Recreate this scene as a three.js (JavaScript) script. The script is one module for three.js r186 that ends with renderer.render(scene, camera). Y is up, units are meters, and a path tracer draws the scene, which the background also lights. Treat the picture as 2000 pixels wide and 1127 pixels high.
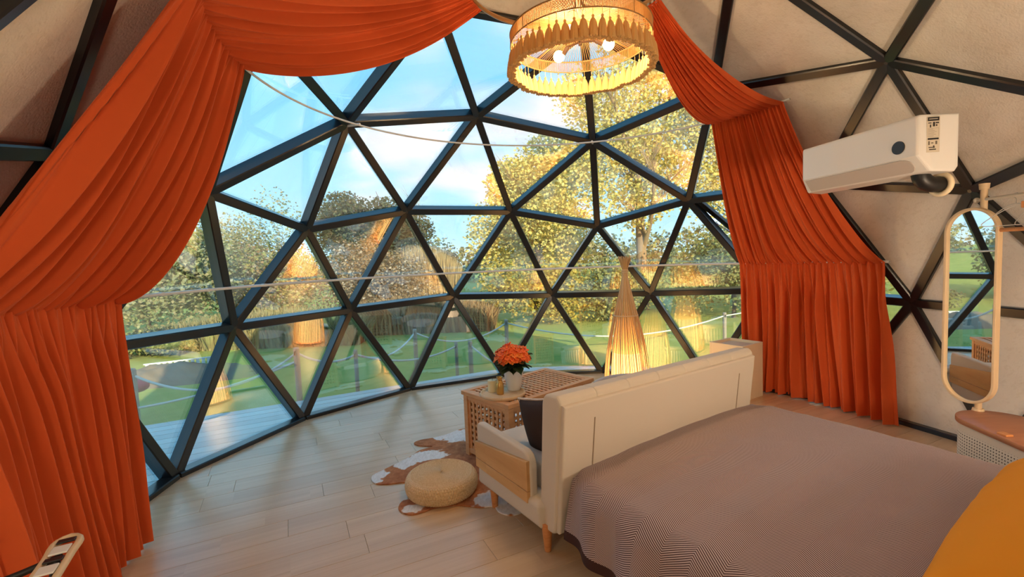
import * as THREE from 'three';
import { mergeGeometries, toCreasedNormals } from 'three/addons/utils/BufferGeometryUtils.js';
import { RoundedBoxGeometry } from 'three/addons/geometries/RoundedBoxGeometry.js';

// ───────────────────────── camera, sky, sun, exposure ─────────────────────────
const scene = new THREE.Scene();
const camera = new THREE.PerspectiveCamera(64.24, 2000 / 1127, 0.05, 400);
camera.position.set(-0.438, 1.5, 2.898);
camera.rotation.set(-0.0658, 0, -0.0392);
scene.add(camera);
const renderer = new THREE.WebGLRenderer({ antialias: true });
renderer.toneMapping = THREE.LinearToneMapping;
renderer.toneMappingExposure = 1.1;
renderer.shadowMap.enabled = true;
const V = (x, y, z) => new THREE.Vector3(x, y, z);
const { sin, cos, PI, abs, sqrt, floor, min, max, pow, hypot } = Math;
const lerp = (a, b, t) => a + (b - a) * t, clamp = (x, a = 0, b = 1) => min(b, max(a, x));
const smooth = (a, b, x) => { const t = clamp((x - a) / (b - a)); return t * t * (3 - 2 * t); };
let seed = 12345;
const rnd = () => { seed = (seed + 0x6d2b79f5) | 0; let t = Math.imul(seed ^ (seed >>> 15), 1 | seed); t = (t + Math.imul(t ^ (t >>> 7), 61 | t)) ^ t; return ((t ^ (t >>> 14)) >>> 0) / 4294967296; };
const rr = (a, b) => a + (b - a) * rnd();
const hash = (x, y, s = 0) => { let h = Math.imul(x | 0, 374761393) + Math.imul(y | 0, 668265263) + Math.imul(s | 0, 1274126177); h = Math.imul(h ^ (h >>> 13), 1274126177); return ((h ^ (h >>> 16)) >>> 0) / 4294967296; };
function noise(x, y, s = 0, p = 0) {
  const xi = floor(x), yi = floor(y), fx = x - xi, fy = y - yi, u = fx * fx * (3 - 2 * fx), v = fy * fy * (3 - 2 * fy);
  const w = (a) => (p ? ((a % p) + p) % p : a);
  return lerp(lerp(hash(w(xi), w(yi), s), hash(w(xi + 1), w(yi), s), u), lerp(hash(w(xi), w(yi + 1), s), hash(w(xi + 1), w(yi + 1), s), u), v);
}
function fbm(x, y, s = 0, o = 4, p = 0) { let a = 0.5, t = 0, n = 0; for (let i = 0; i < o; i++) { t += a * noise(x, y, s + i, p); n += a; a *= 0.5; x *= 2; y *= 2; p *= 2; } return t / n; }

{ // evening sky: pale at the horizon, blue above, a few soft pinkish clouds all round
  const W = 1024, H = 512, d = new Float32Array(W * H * 4);
  for (let r = 0; r < H; r++) for (let c = 0; c < W; c++) {
    const up = ((r + 0.5) / H - 0.5) * PI, az = ((c + 0.5) / W - 0.5) * 2 * PI, y = sin(up), h = max(0, y);
    const k = pow(h, 0.62), hz = Math.exp(-h * 6);
    let R = lerp(0.32, 0.08, k) + 0.22 * hz, G = lerp(0.66, 0.38, k) + 0.07 * hz, B = lerp(0.93, 0.76, k) + 0.01 * hz;
    const x = cos(az) * cos(up), z = sin(az) * cos(up), q = 1 / (h + 0.16);
    const n = fbm(x * q * 0.85 + 33.520, z * q * 0.85 + 8.006, 3, 5), n2 = fbm(x * q * 2.4 + 3, z * q * 2.4, 9, 3);
    const m = smooth(0.53, 0.70, n * 0.8 + n2 * 0.2) * smooth(0.0, 0.10, h) * (1 - smooth(0.5, 0.9, h)) * 0.75;
    R = lerp(R, 0.82, m); G = lerp(G, 0.66, m); B = lerp(B, 0.66, m);
    const o = (r * W + c) * 4; d[o] = R; d[o + 1] = G; d[o + 2] = B; d[o + 3] = 1;
  }
  const t = new THREE.DataTexture(d, W, H, THREE.RGBAFormat, THREE.FloatType);
  t.mapping = THREE.EquirectangularReflectionMapping; scene.backgroundIntensity = scene.environmentIntensity = 2.25; t.magFilter = THREE.LinearFilter; t.needsUpdate = true;
  scene.background = t; scene.environment = t;
}
const sun = new THREE.DirectionalLight(new THREE.Color(1.0, 0.80, 0.52), 10);
sun.position.set(16, 15, 40); sun.target.position.set(0, 0, 0); sun.castShadow = true; sun.shadow.radius = 1.2;
Object.assign(sun.shadow.camera, { left: -40, right: 40, top: 30, bottom: -30, near: 1, far: 140 });
sun.shadow.mapSize.set(4096, 4096);
scene.add(sun, sun.target);

// ───────────────────────── helpers ─────────────────────────
const used = {};
const numbered = (n) => { used[n] = (used[n] ?? -1) + 1; return used[n] ? `${n}_${String(used[n]).padStart(3, '0')}` : n; };
const tag = (o, label, category, group, kind) => { o.userData.label = label; o.userData.category = category; if (group) o.userData.group = group; if (kind) o.userData.kind = kind; return o; };
function thing(name, label, category, pos = [0, 0, 0], turn = 0, group) {
  const o = new THREE.Group(); o.name = numbered(name); o.position.set(...pos); o.rotation.y = turn; scene.add(o); return tag(o, label, category, group);
}
function structure(name) { const o = new THREE.Group(); o.name = name; o.userData.kind = 'structure'; scene.add(o); return o; }
function mesh(name, g, m, parent) { const o = new THREE.Mesh(g, m); o.name = parent === scene ? numbered(name) : name; o.castShadow = o.receiveShadow = true; parent.add(o); return o; }
const merge = (list) => { const l = list.map((g) => { const q = g.index ? g.toNonIndexed() : g; for (const k of Object.keys(q.attributes)) if (!['position', 'normal', 'uv'].includes(k)) q.deleteAttribute(k); return q; }); return mergeGeometries(l, false); };
const at = (g, x, y, z, rx = 0, ry = 0, rz = 0) => g.applyMatrix4(new THREE.Matrix4().compose(V(x, y, z), new THREE.Quaternion().setFromEuler(new THREE.Euler(rx, ry, rz)), V(1, 1, 1)));
const rbox = (w, h, d, r = 0.006, seg = 2) => new RoundedBoxGeometry(w, h, d, seg, min(r, w / 2.01, h / 2.01, d / 2.01));
const tube = (pts, r, seg = 24, rad = 8, closed = false) => new THREE.TubeGeometry(new THREE.CatmullRomCurve3(pts, closed, 'centripetal'), seg, r, rad, closed);
const lathe = (p, seg = 40) => new THREE.LatheGeometry(p.map(([x, y]) => new THREE.Vector2(x, y)), seg);
function stick(a, b, r1, r2 = r1, rad = 8) { const l = a.distanceTo(b), g = new THREE.CylinderGeometry(r2, r1, l, rad); g.applyQuaternion(new THREE.Quaternion().setFromUnitVectors(V(0, 1, 0), b.clone().sub(a).normalize())); const c = a.clone().add(b).multiplyScalar(0.5); g.translate(c.x, c.y, c.z); return g; }
function extrude(pts, depth, bevel = 0.004, seg = 2, curve = 12) { const s = pts instanceof THREE.Shape ? pts : new THREE.Shape(pts.map(([x, y]) => new THREE.Vector2(x, y))); return new THREE.ExtrudeGeometry(s, { depth, bevelEnabled: bevel > 0, bevelSize: bevel, bevelThickness: bevel, bevelOffset: -bevel, bevelSegments: seg, curveSegments: curve }); }
function grid(nu, nv, f, closeU = false) { // f(u,v) -> [x,y,z] ; uv in given units via f's 4th/5th
  const P = [], T = [], I = [];
  for (let j = 0; j <= nv; j++) for (let i = 0; i <= nu; i++) { const p = f(i / nu, j / nv); P.push(p[0], p[1], p[2]); T.push(p[3] ?? i / nu, p[4] ?? j / nv); }
  for (let j = 0; j < nv; j++) for (let i = 0; i < nu; i++) { const a = j * (nu + 1) + i, b = a + 1, c = a + nu + 1, d = c + 1; I.push(a, b, d, a, d, c); }
  const g = new THREE.BufferGeometry(); g.setAttribute('position', new THREE.Float32BufferAttribute(P, 3)); g.setAttribute('uv', new THREE.Float32BufferAttribute(T, 2)); g.setIndex(I); g.computeVertexNormals(); return g;
}
function boxuv(g, s = 1, ox = 0, oy = 0) { // uv in metres from the dominant axis
  if (g.index) g = g.toNonIndexed();
  const p = g.attributes.position, n = g.attributes.normal, t = new Float32Array(p.count * 2);
  for (let i = 0; i < p.count; i++) { const ax = abs(n.getX(i)), ay = abs(n.getY(i)), az = abs(n.getZ(i)); let u, v; if (ay >= ax && ay >= az) { u = p.getX(i); v = p.getZ(i); } else if (ax > az) { u = p.getZ(i); v = p.getY(i); } else { u = p.getX(i); v = p.getY(i); } t[2 * i] = u * s + ox; t[2 * i + 1] = v * s + oy; }
  g.setAttribute('uv', new THREE.BufferAttribute(t, 2)); return g;
}
const nTex = (t, srgb, rx = 1, ry = 1) => { t.wrapS = t.wrapT = THREE.RepeatWrapping; t.repeat.set(rx, ry); t.magFilter = THREE.LinearFilter; if (srgb) t.colorSpace = THREE.SRGBColorSpace; t.needsUpdate = true; return t; };
function tex(w, h, f, srgb = true, rx = 1, ry = 1) { const d = new Uint8Array(w * h * 4); for (let y = 0; y < h; y++) for (let x = 0; x < w; x++) { const c = f(x / w, y / h, x, y), o = (y * w + x) * 4; if (typeof c === 'number') d[o] = d[o + 1] = d[o + 2] = clamp(c, 0, 255); else { d[o] = clamp(c[0], 0, 255); d[o + 1] = clamp(c[1], 0, 255); d[o + 2] = clamp(c[2], 0, 255); } d[o + 3] = 255; } return nTex(new THREE.DataTexture(d, w, h), srgb, rx, ry); }
const std = (o) => new THREE.MeshStandardMaterial({ side: THREE.DoubleSide, ...o });
const phy = (o) => new THREE.MeshPhysicalMaterial({ side: THREE.DoubleSide, ...o });
const rgb = (r, g, b) => new THREE.Color().setRGB(r, g, b);
const mixc = (a, b, t) => a.map((x, i) => lerp(x, b[i], t));

// ───────────────────────── materials ─────────────────────────
const woodTex = (light, dark, ax = 3, ay = 60, s = 5) => tex(512, 512, (u, v) => { const n = fbm(u * ax, v * ay, s, 4, 0), m = fbm(u * ax * 0.6 + 9, v * ay * 0.18, s + 7, 3), g = pow(fbm(u * ax * 8, v * 220, s + 3, 2), 2); return mixc(light, dark, clamp(n * 0.65 + m * 0.5 - 0.22 + g * 0.15)); });
const fabricBump = tex(256, 256, (u, v, x, y) => 110 + 60 * sin(x * PI / 2) * sin(y * PI / 2) + 70 * hash(x, y, 2), false);
const feltBump = tex(256, 256, (u, v) => 255 * fbm(u * 64, v * 64, 4, 3, 64), false);
const M = {};
M.strut = phy({ color: rgb(0.006, 0.007, 0.009), roughness: 0.3, clearcoat: 0.35, clearcoatRoughness: 0.18 });
M.gasket = std({ color: rgb(0.02, 0.022, 0.025), roughness: 0.5 });
M.glass = phy({ color: rgb(0.93, 0.985, 0.95), roughness: 0, transmission: 1, thickness: 0, ior: 3.0 });
M.wall = std({ roughness: 0.95, map: tex(512, 512, (u, v) => { const n = fbm(u * 10, v * 10, 1, 5, 10), s = smooth(0.62, 0.75, fbm(u * 90, v * 60, 8, 2, 0)); return mixc([238, 230, 218], [218, 207, 191], clamp(n * 0.9 + s * 0.25 - 0.15)); }, true, 0.6, 0.6), bumpMap: nTex(feltBump.clone(), false, 2, 2), bumpScale: 0.002 });
M.rope = std({ color: rgb(0.62, 0.60, 0.56), roughness: 0.8 });
M.cable = std({ color: rgb(0.80, 0.79, 0.76), roughness: 0.5 });
M.copper = std({ color: rgb(0.62, 0.34, 0.16), roughness: 0.3, metalness: 0.9 });
M.curtain = phy({ color: rgb(0.74, 0.108, 0.014), roughness: 0.82, sheen: 0.5, sheenColor: rgb(0.9, 0.25, 0.06), sheenRoughness: 0.5, transmission: 0.12, thickness: 0, bumpMap: nTex(fabricBump.clone(), false, 30, 30), bumpScale: 0.0006 });
const oak = woodTex([224, 194, 156], [192, 156, 118], 2, 26, 11);
M.floor = [0, 1, 2].map((i) => phy({ map: nTex(oak.clone(), true, 0.5, 1.2), color: rgb(...[[1, 1, 1], [0.96, 0.95, 0.94], [0.91, 0.90, 0.89]][i]), roughness: 0.30, bumpMap: nTex(oak.clone(), false, 0.5, 1.2), bumpScale: 0.0004, clearcoat: 0.3, clearcoatRoughness: 0.25 }));
const acaciaTex = woodTex([232, 178, 126], [194, 134, 86], 3, 30, 21);
M.acacia = std({ map: nTex(acaciaTex, true, 2, 2), roughness: 0.5 });
M.pine = std({ map: nTex(woodTex([226, 182, 126], [192, 140, 84], 2, 16, 31), true, 1.6, 1.6), roughness: 0.55 });
M.leg = std({ map: nTex(acaciaTex.clone(), true, 2, 4), color: rgb(0.9, 0.72, 0.55), roughness: 0.45 });
M.walnut = std({ map: nTex(woodTex([196, 132, 94], [154, 94, 62], 2, 24, 41), true, 1.5, 1.5), roughness: 0.42 });
M.sofa = phy({ color: rgb(0.69, 0.61, 0.51), roughness: 0.92, sheen: 0.25, sheenColor: rgb(1, 0.95, 0.85), bumpMap: nTex(fabricBump.clone(), false, 18, 18), bumpScale: 0.0008 });
M.cushion = std({ color: rgb(0.035, 0.016, 0.010), roughness: 0.85 });
M.cushionFront = std({ roughness: 0.9, map: tex(256, 256, (u, v) => (smooth(0.55, 0.6, fbm(u * 9, v * 9, 6, 3, 9)) > 0.5 ? [150, 125, 100] : [226, 216, 204]), true, 2, 2) });
M.ceramic = phy({ color: rgb(0.82, 0.82, 0.80), roughness: 0.25, clearcoat: 0.5 });
M.brass = std({ color: rgb(0.62, 0.38, 0.12), roughness: 0.32, metalness: 0.85 });
M.wax = phy({ color: rgb(0.85, 0.78, 0.50), roughness: 0.6, transmission: 0.1, thickness: 0 });
M.tray = std({ map: nTex(woodTex([232, 208, 172], [204, 172, 130], 2, 14, 51), true, 3, 3), roughness: 0.6 });
M.petal = phy({ color: rgb(0.95, 0.16, 0.012), roughness: 0.7, transmission: 0.25, thickness: 0 });
M.petalB = phy({ color: rgb(0.92, 0.25, 0.02), roughness: 0.7, transmission: 0.25, thickness: 0 });
M.leafDark = phy({ color: rgb(0.035, 0.07, 0.025), roughness: 0.5 });
M.soil = std({ color: rgb(0.05, 0.03, 0.02), roughness: 1 });
M.straw = std({ roughness: 0.8, map: tex(512, 512, (u, v) => { const n = fbm(u * 40, v * 40, 61, 3, 40); return mixc([240, 216, 178], [204, 170, 124], n); }) });
M.cream = std({ color: rgb(0.88, 0.74, 0.50), roughness: 0.7 });
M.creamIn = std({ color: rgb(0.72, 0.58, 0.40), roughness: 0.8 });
M.white = std({ color: rgb(0.78, 0.77, 0.74), roughness: 0.45 });
M.acBody = phy({ color: rgb(0.80, 0.79, 0.76), roughness: 0.35, clearcoat: 0.2 });
M.acFlap = std({ color: rgb(0.52, 0.46, 0.42), roughness: 0.45 });
M.black = std({ color: rgb(0.012, 0.012, 0.013), roughness: 0.4 });
M.blackGloss = phy({ color: rgb(0.008, 0.008, 0.009), roughness: 0.4, clearcoat: 0.1 });
M.silver = std({ color: rgb(0.75, 0.75, 0.76), roughness: 0.28, metalness: 0.95 });
M.mirror = std({ color: rgb(0.90, 0.92, 0.91), roughness: 0.01, metalness: 1 });
M.paleWood = std({ map: nTex(woodTex([232, 208, 172], [208, 176, 134], 2, 20, 71), true, 2, 2), roughness: 0.5 });
M.creamMetal = std({ color: rgb(0.72, 0.66, 0.56), roughness: 0.4 });
M.orangePillow = phy({ color: rgb(0.88, 0.34, 0.015), roughness: 0.9, sheen: 0.3, sheenColor: rgb(1, 0.5, 0.1), bumpMap: nTex(fabricBump.clone(), false, 16, 16), bumpScale: 0.0008 });
M.mattress = std({ color: rgb(0.66, 0.60, 0.56), roughness: 0.95 });

// ───────────────────────── geodesic dome ─────────────────────────
const R = 3.0, YC = 0.48845, YAW = 1.02877242, RAD = PI / 180;
const nodes = [], key = new Map(), tris = [];
{
  const dir = (el, az) => V(cos(el) * sin(az), sin(el), -cos(el) * cos(az));
  const e = Math.atan(0.5), U = (k) => dir(e, 72 * k * RAD - YAW), L = (k) => dir(-e, (72 * k + 36) * RAD - YAW), A = V(0, 1, 0), faces = [];
  for (let k = 0; k < 5; k++) faces.push([A, U(k), U(k + 1)], [U(k), L(k), U(k + 1)], [U(k), L(k - 1), L(k)]);
  const id = (v) => { const n = v.clone().normalize(), s = n.toArray().map((x) => Math.round(x * 1e4)).join(); if (!key.has(s)) { key.set(s, nodes.length); nodes.push(n); } return key.get(s); };
  for (const [a, b, c] of faces) {
    const p = (i, j) => id(a.clone().multiplyScalar(3 - i - j).addScaledVector(b, i).addScaledVector(c, j));
    for (let i = 0; i < 3; i++) for (let j = 0; j < 3 - i; j++) { tris.push([p(i, j), p(i + 1, j), p(i, j + 1)]); if (i + j < 2) tris.push([p(i + 1, j), p(i + 1, j + 1), p(i, j + 1)]); }
  }
}
const keep = nodes.map((n) => n.y > -0.25);
const N = nodes.map((n) => { let p = n.clone(); if (n.y < -0.1) { const h = hypot(n.x, n.z); p = V(n.x / h * 0.9792, -0.16282, n.z / h * 0.9792); } return V(p.x * R, p.y * R + YC, p.z * R); });
const T3 = tris.filter((t) => t.every((i) => keep[i]));
const CEN = V(0, YC, 0);
const inDoor = (p) => p.z > 1.75 && p.x > -1.75 && p.x < 0.9 && p.y < 2.5;
const azOf = (p) => Math.atan2(p.x, -p.z) / RAD;
const dAz = (a, b) => ((a - b + 540) % 360) - 180;
function isGlass(c, ysum) { const d = abs(dAz(azOf(c), -22.94)), y = c.y; if (y > 3.25) return false; return d < (y > 2.7 ? 60 : y > 2.2 ? 80 : 90); }
const frame = structure('dome_frame');
const dropped = new Set();
T3.forEach((t, i) => { const c = N[t[0]].clone().add(N[t[1]]).add(N[t[2]]).divideScalar(3); if (inDoor(c) || t.some((k) => inDoor(N[k]))) dropped.add(i); });
const edges = new Map();
T3.forEach((t, i) => { if (dropped.has(i)) return; for (let k = 0; k < 3; k++) { const a = min(t[k], t[(k + 1) % 3]), b = max(t[k], t[(k + 1) % 3]); const s = a + '_' + b; if (!edges.has(s)) edges.set(s, [a, b, 0]); edges.get(s)[2]++; } });
function bar(a, b, out, w, d, ch, lift) { // chamfered bar from a to b, its inner face on the line, going outwards
  const dirv = b.clone().sub(a), l = dirv.length(); dirv.normalize(); const x = new THREE.Vector3().crossVectors(out, dirv).normalize(), o = new THREE.Vector3().crossVectors(dirv, x).normalize();
  const g = extrude([[-w / 2 + ch, 0], [w / 2 - ch, 0], [w / 2, ch], [w / 2, d], [-w / 2, d], [-w / 2, ch]], l, 0);
  g.applyMatrix4(new THREE.Matrix4().makeBasis(x, o, dirv)); g.translate(a.x + o.x * lift, a.y + o.y * lift, a.z + o.z * lift); return g;
}
for (const [a, b] of edges.values()) {
  const A = N[a], B = N[b], mid = A.clone().add(B).multiplyScalar(0.5), out = mid.clone().sub(CEN).normalize(), base = A.y < 0.1 && B.y < 0.1;
  const d = B.clone().sub(A).normalize();
  mesh('strut', bar(A.clone().addScaledVector(d, 0.012), B.clone().addScaledVector(d, -0.012), base ? V(out.x, 0, out.z).normalize() : out, base ? 0.07 : 0.07, 0.10, 0.007, base ? -0.02 : 0), M.strut, frame);
}
N.forEach((p, i) => { if (!keep[i] || inDoor(p)) return; const out = p.clone().sub(CEN).normalize(); const g = new THREE.CylinderGeometry(0.05, 0.056, 0.1, 6); g.translate(0, 0.048, 0); g.applyQuaternion(new THREE.Quaternion().setFromUnitVectors(V(0, 1, 0), out)); g.translate(p.x, p.y, p.z); if ([...edges.values()].some((e) => e[0] === i || e[1] === i)) mesh('hub', g, M.strut, frame); });
const win = structure('window_1'), wallL = structure('wall_left'), wallR = structure('wall_right'), ceil = structure('ceiling');
function triSlab(a, b, c, off, thick, inset) {
  const n = new THREE.Vector3().crossVectors(b.clone().sub(a), c.clone().sub(a)).normalize(); const m = a.clone().add(b).add(c).divideScalar(3); if (n.dot(m.clone().sub(CEN)) < 0) n.negate();
  const q = [a, b, c].map((p) => p.clone().addScaledVector(m.clone().sub(p).normalize(), inset).addScaledVector(n, off)), o = q.map((p) => p.clone().addScaledVector(n, thick));
  const P = [], add = (x, y, z) => P.push(...x.toArray(), ...y.toArray(), ...z.toArray());
  add(q[0], q[1], q[2]); add(o[0], o[2], o[1]); for (let k = 0; k < 3; k++) { const j = (k + 1) % 3; add(q[k], o[k], o[j]); add(q[k], o[j], q[j]); }
  const g = new THREE.BufferGeometry(); g.setAttribute('position', new THREE.Float32BufferAttribute(P, 3)); g.computeVertexNormals();
  // uv in metres in the triangle's own plane
  const ex = b.clone().sub(a).normalize(), ey = new THREE.Vector3().crossVectors(n, ex), uv = []; for (let i = 0; i < P.length; i += 3) { const p = V(P[i], P[i + 1], P[i + 2]).sub(a); uv.push(p.dot(ex) + a.x * 0.37, p.dot(ey) + a.y * 0.71); }
  g.setAttribute('uv', new THREE.Float32BufferAttribute(uv, 2)); return g;
}
let hatch = null;
T3.forEach((t, i) => {
  if (dropped.has(i)) return; const [a, b, c] = t.map((k) => N[k]), m = a.clone().add(b).add(c).divideScalar(3);
  if (isGlass(m)) {
    // the tilting sash: the downward triangle right of the window between rows two and one
    if (abs(dAz(azOf(m), 108 - 58.94)) < 3 && m.y > 1.2 && m.y < 2.1 && [a, b, c].filter((p) => p.y > 1.6).length === 2) { hatch = [a, b, c].sort((p, q) => q.y - p.y); return; }
    mesh('pane', triSlab(a, b, c, 0.06, 0.016, 0.02), M.glass, win);
  } else mesh('panel', triSlab(a, b, c, 0.035, 0.05, 0.0), M.wall, m.y > 2.95 ? ceil : m.x < -0.3 ? wallL : wallR);
});
if (hatch) {
  const [p, q, r] = hatch, m = p.clone().add(q).add(r).divideScalar(3), s = new THREE.Group(); s.name = 'window_2'; s.userData.kind = 'structure'; scene.add(s);
  const hinge = p.clone().add(q).multiplyScalar(0.5), ax = q.clone().sub(p).normalize(), out = m.clone().sub(CEN).normalize();
  let qa = new THREE.Quaternion().setFromAxisAngle(ax, 0.30); if (r.clone().sub(hinge).applyQuaternion(qa).add(hinge).sub(CEN).length() < r.distanceTo(CEN)) qa = new THREE.Quaternion().setFromAxisAngle(ax, -0.30);
  const f = (v) => v.clone().lerp(m, 0.10).addScaledVector(out, 0.05).sub(hinge).applyQuaternion(qa).add(hinge), [a, b, c] = [f(p), f(q), f(r)];
  for (const [x, y] of [[a, b], [b, c], [c, a]]) mesh('sash_bar', bar(x, y, out, 0.05, 0.05, 0.005, 0), M.strut, s);
  mesh('pane', triSlab(a, b, c, 0.02, 0.014, 0.01), M.glass, s);
  const g0 = p.clone().lerp(r, 0.18).addScaledVector(out, 0.05), g1 = f(p).lerp(f(r), 0.62);
  mesh('actuator', merge([stick(g0, g0.clone().lerp(g1, 0.35), 0.011), stick(g0.clone().lerp(g1, 0.35), g1, 0.006), stick(g0.clone().lerp(g1, 0.55), g0.clone().lerp(g1, 0.72), 0.012)]), M.silver, s);
}
{ // entrance lobby behind the camera: walls, ceiling, closed door
  const lob = structure('wall_back'), wb = (w, h, d, x, y, z) => mesh('panel', boxuv(at(rbox(w, h, d, 0.005), x, y, z)), M.wall, lob);
  wb(0.1, 3.4, 3.1, -2.42, 1.65, 2.85); wb(0.1, 3.4, 2.1, 1.55, 1.65, 3.35); wb(4.1, 0.1, 3.5, -0.435, 3.36, 2.68); wb(4.1, 3.4, 0.1, -0.435, 1.65, 4.42);
  const d = structure('door_1'); mesh('door_leaf', at(rbox(0.95, 2.05, 0.045, 0.006), -0.45, 1.03, 4.33), M.white, d); mesh('door_handle', merge([stick(V(-0.06, 1.02, 4.31), V(-0.06, 1.02, 4.25), 0.01), stick(V(-0.06, 1.02, 4.25), V(-0.19, 1.02, 4.25), 0.009)]), M.silver, d);
}

// ───────────────────────── floor of planks ─────────────────────────
const fl = structure('floor');
const circ = []; for (let i = 0; i < 90; i++) circ.push([2.985 * sin(i / 90 * 2 * PI), 2.985 * cos(i / 90 * 2 * PI)]);
function clipPoly(poly, a, b) { const out = [], s = (p) => (b[0] - a[0]) * (p[1] - a[1]) - (b[1] - a[1]) * (p[0] - a[0]); for (let i = 0; i < poly.length; i++) { const p = poly[i], q = poly[(i + 1) % poly.length], sp = s(p), sq = s(q); if (sp <= 0) out.push(p); if ((sp < 0) !== (sq < 0) && sp !== sq) { const t = sp / (sp - sq); out.push([lerp(p[0], q[0], t), lerp(p[1], q[1], t)]); } } return out; }
{
  mesh('subfloor', at(new THREE.CylinderGeometry(3.02, 3.02, 0.12, 90), 0, -0.085, 0), M.soil, fl);
  const ang = -26 * RAD, ux = cos(ang), uz = sin(ang), pw = 0.19, pl = 1.25;
  for (let r = -17; r <= 17; r++) {
    const sh = hash(r, 3) * pl;
    for (let k = -4; k <= 3; k++) {
      const t0 = k * pl + sh, n0 = r * pw, g = 0.0006; let poly = [[t0 + g, n0 + g], [t0 + pl - g, n0 + g], [t0 + pl - g, n0 + pw - g], [t0 + g, n0 + pw - g]];
      let c = poly; // clip in plank axes against the disc (its rim is a polygon)
      for (let i = 0; i < 90 && c.length > 2; i++) c = clipPoly(c, circ[i], circ[(i + 1) % 90]);
      if (c.length < 3) continue;
      const geo = extrude(c, 0.02, 0.0012, 1); // shape (t,n) -> world
      const p = geo.attributes.position, uv = geo.attributes.uv, ox = hash(r, k, 5) * 7, oy = hash(r, k, 6) * 7;
      for (let i = 0; i < p.count; i++) { const t = p.getX(i), n = p.getY(i), z = p.getZ(i); uv.setXY(i, t + ox, n + oy); p.setXYZ(i, t * ux - n * uz, z - 0.0212, t * uz + n * ux); }
      // orientation flips with this mapping: recompute
      const idx = []; for (let i = 0; i < p.count; i += 3) idx.push(i, i + 2, i + 1); geo.setIndex(idx); const g2 = geo.toNonIndexed(); g2.computeVertexNormals();
      mesh('plank', g2, M.floor[floor(hash(r, k, 9) * 3)], fl);
    }
  }
  // floor of the lobby
  mesh('lobby_board', boxuv(at(rbox(3.9, 0.02, 2.6, 0.003), -0.435, -0.0335, 3.1)), M.floor[1], fl);
}

// ───────────────────────── cables and curtain ring ─────────────────────────
const pol = (az, r, h) => V(r * sin(az * RAD), h, -r * cos(az * RAD));
function arc(r, h, a0, a1, n = 60) { const p = []; for (let i = 0; i <= n; i++) p.push(pol(lerp(a0, a1, i / n), r, h)); return p; }
{
  const up = thing('curtain_cable', 'pale curtain cable running high across the sky panes', 'cable');
  mesh('wire', tube(arc(1.93, 2.65, -126, 67), 0.008, 160, 6), M.cable, up);
  for (const a of [-58.9, 13.1]) mesh('clip', stick(pol(a, 1.92, 2.655), pol(a, 2.07, 2.67), 0.011), M.cable, up);
  const lo = thing('curtain_cable', 'pale curtain cable running low across the window at rope height', 'cable');
  mesh('wire', tube(arc(2.80, 1.35, -122, 72), 0.012, 180, 6), M.cable, lo);
  for (const a of [-86, -78, -67, -58.5, -47, -38, -28, -20, -8, 1, 22, 31]) mesh('clip', at(rbox(0.03, 0.026, 0.05, 0.006), ...pol(a, 2.815, 1.35).toArray(), 0, -a * RAD, 0), M.white, lo);
  const ring = thing('curtain_rail', 'round copper curtain rail under the dome top behind the fringed lamp', 'curtain rail');
  mesh('rail_tube', tube(arc(0.66, 3.2, 0, 360, 48).slice(0, -1), 0.013, 120, 8, true), M.copper, ring);
  mesh('rail_tube', tube(arc(0.70, 3.235, 0, 360, 48).slice(0, -1), 0.011, 120, 8, true), M.copper, ring);
  for (let k = 0; k < 5; k++) { const a = 72 * k - 58.94; mesh('bracket', merge([stick(pol(a, 0.66, 3.2), pol(a, 0.72, 3.26), 0.008), stick(pol(a, 0.72, 3.26), pol(a, 0.99, 3.33), 0.008)]), M.silver, ring); }
  for (let k = 0; k < 9; k++) mesh('glider', at(rbox(0.02, 0.035, 0.014, 0.004), ...pol(46 + k * 3.2, 0.66, 3.175).toArray(), 0, -(46 + k * 3.2) * RAD, 0), M.silver, ring);
}

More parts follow.
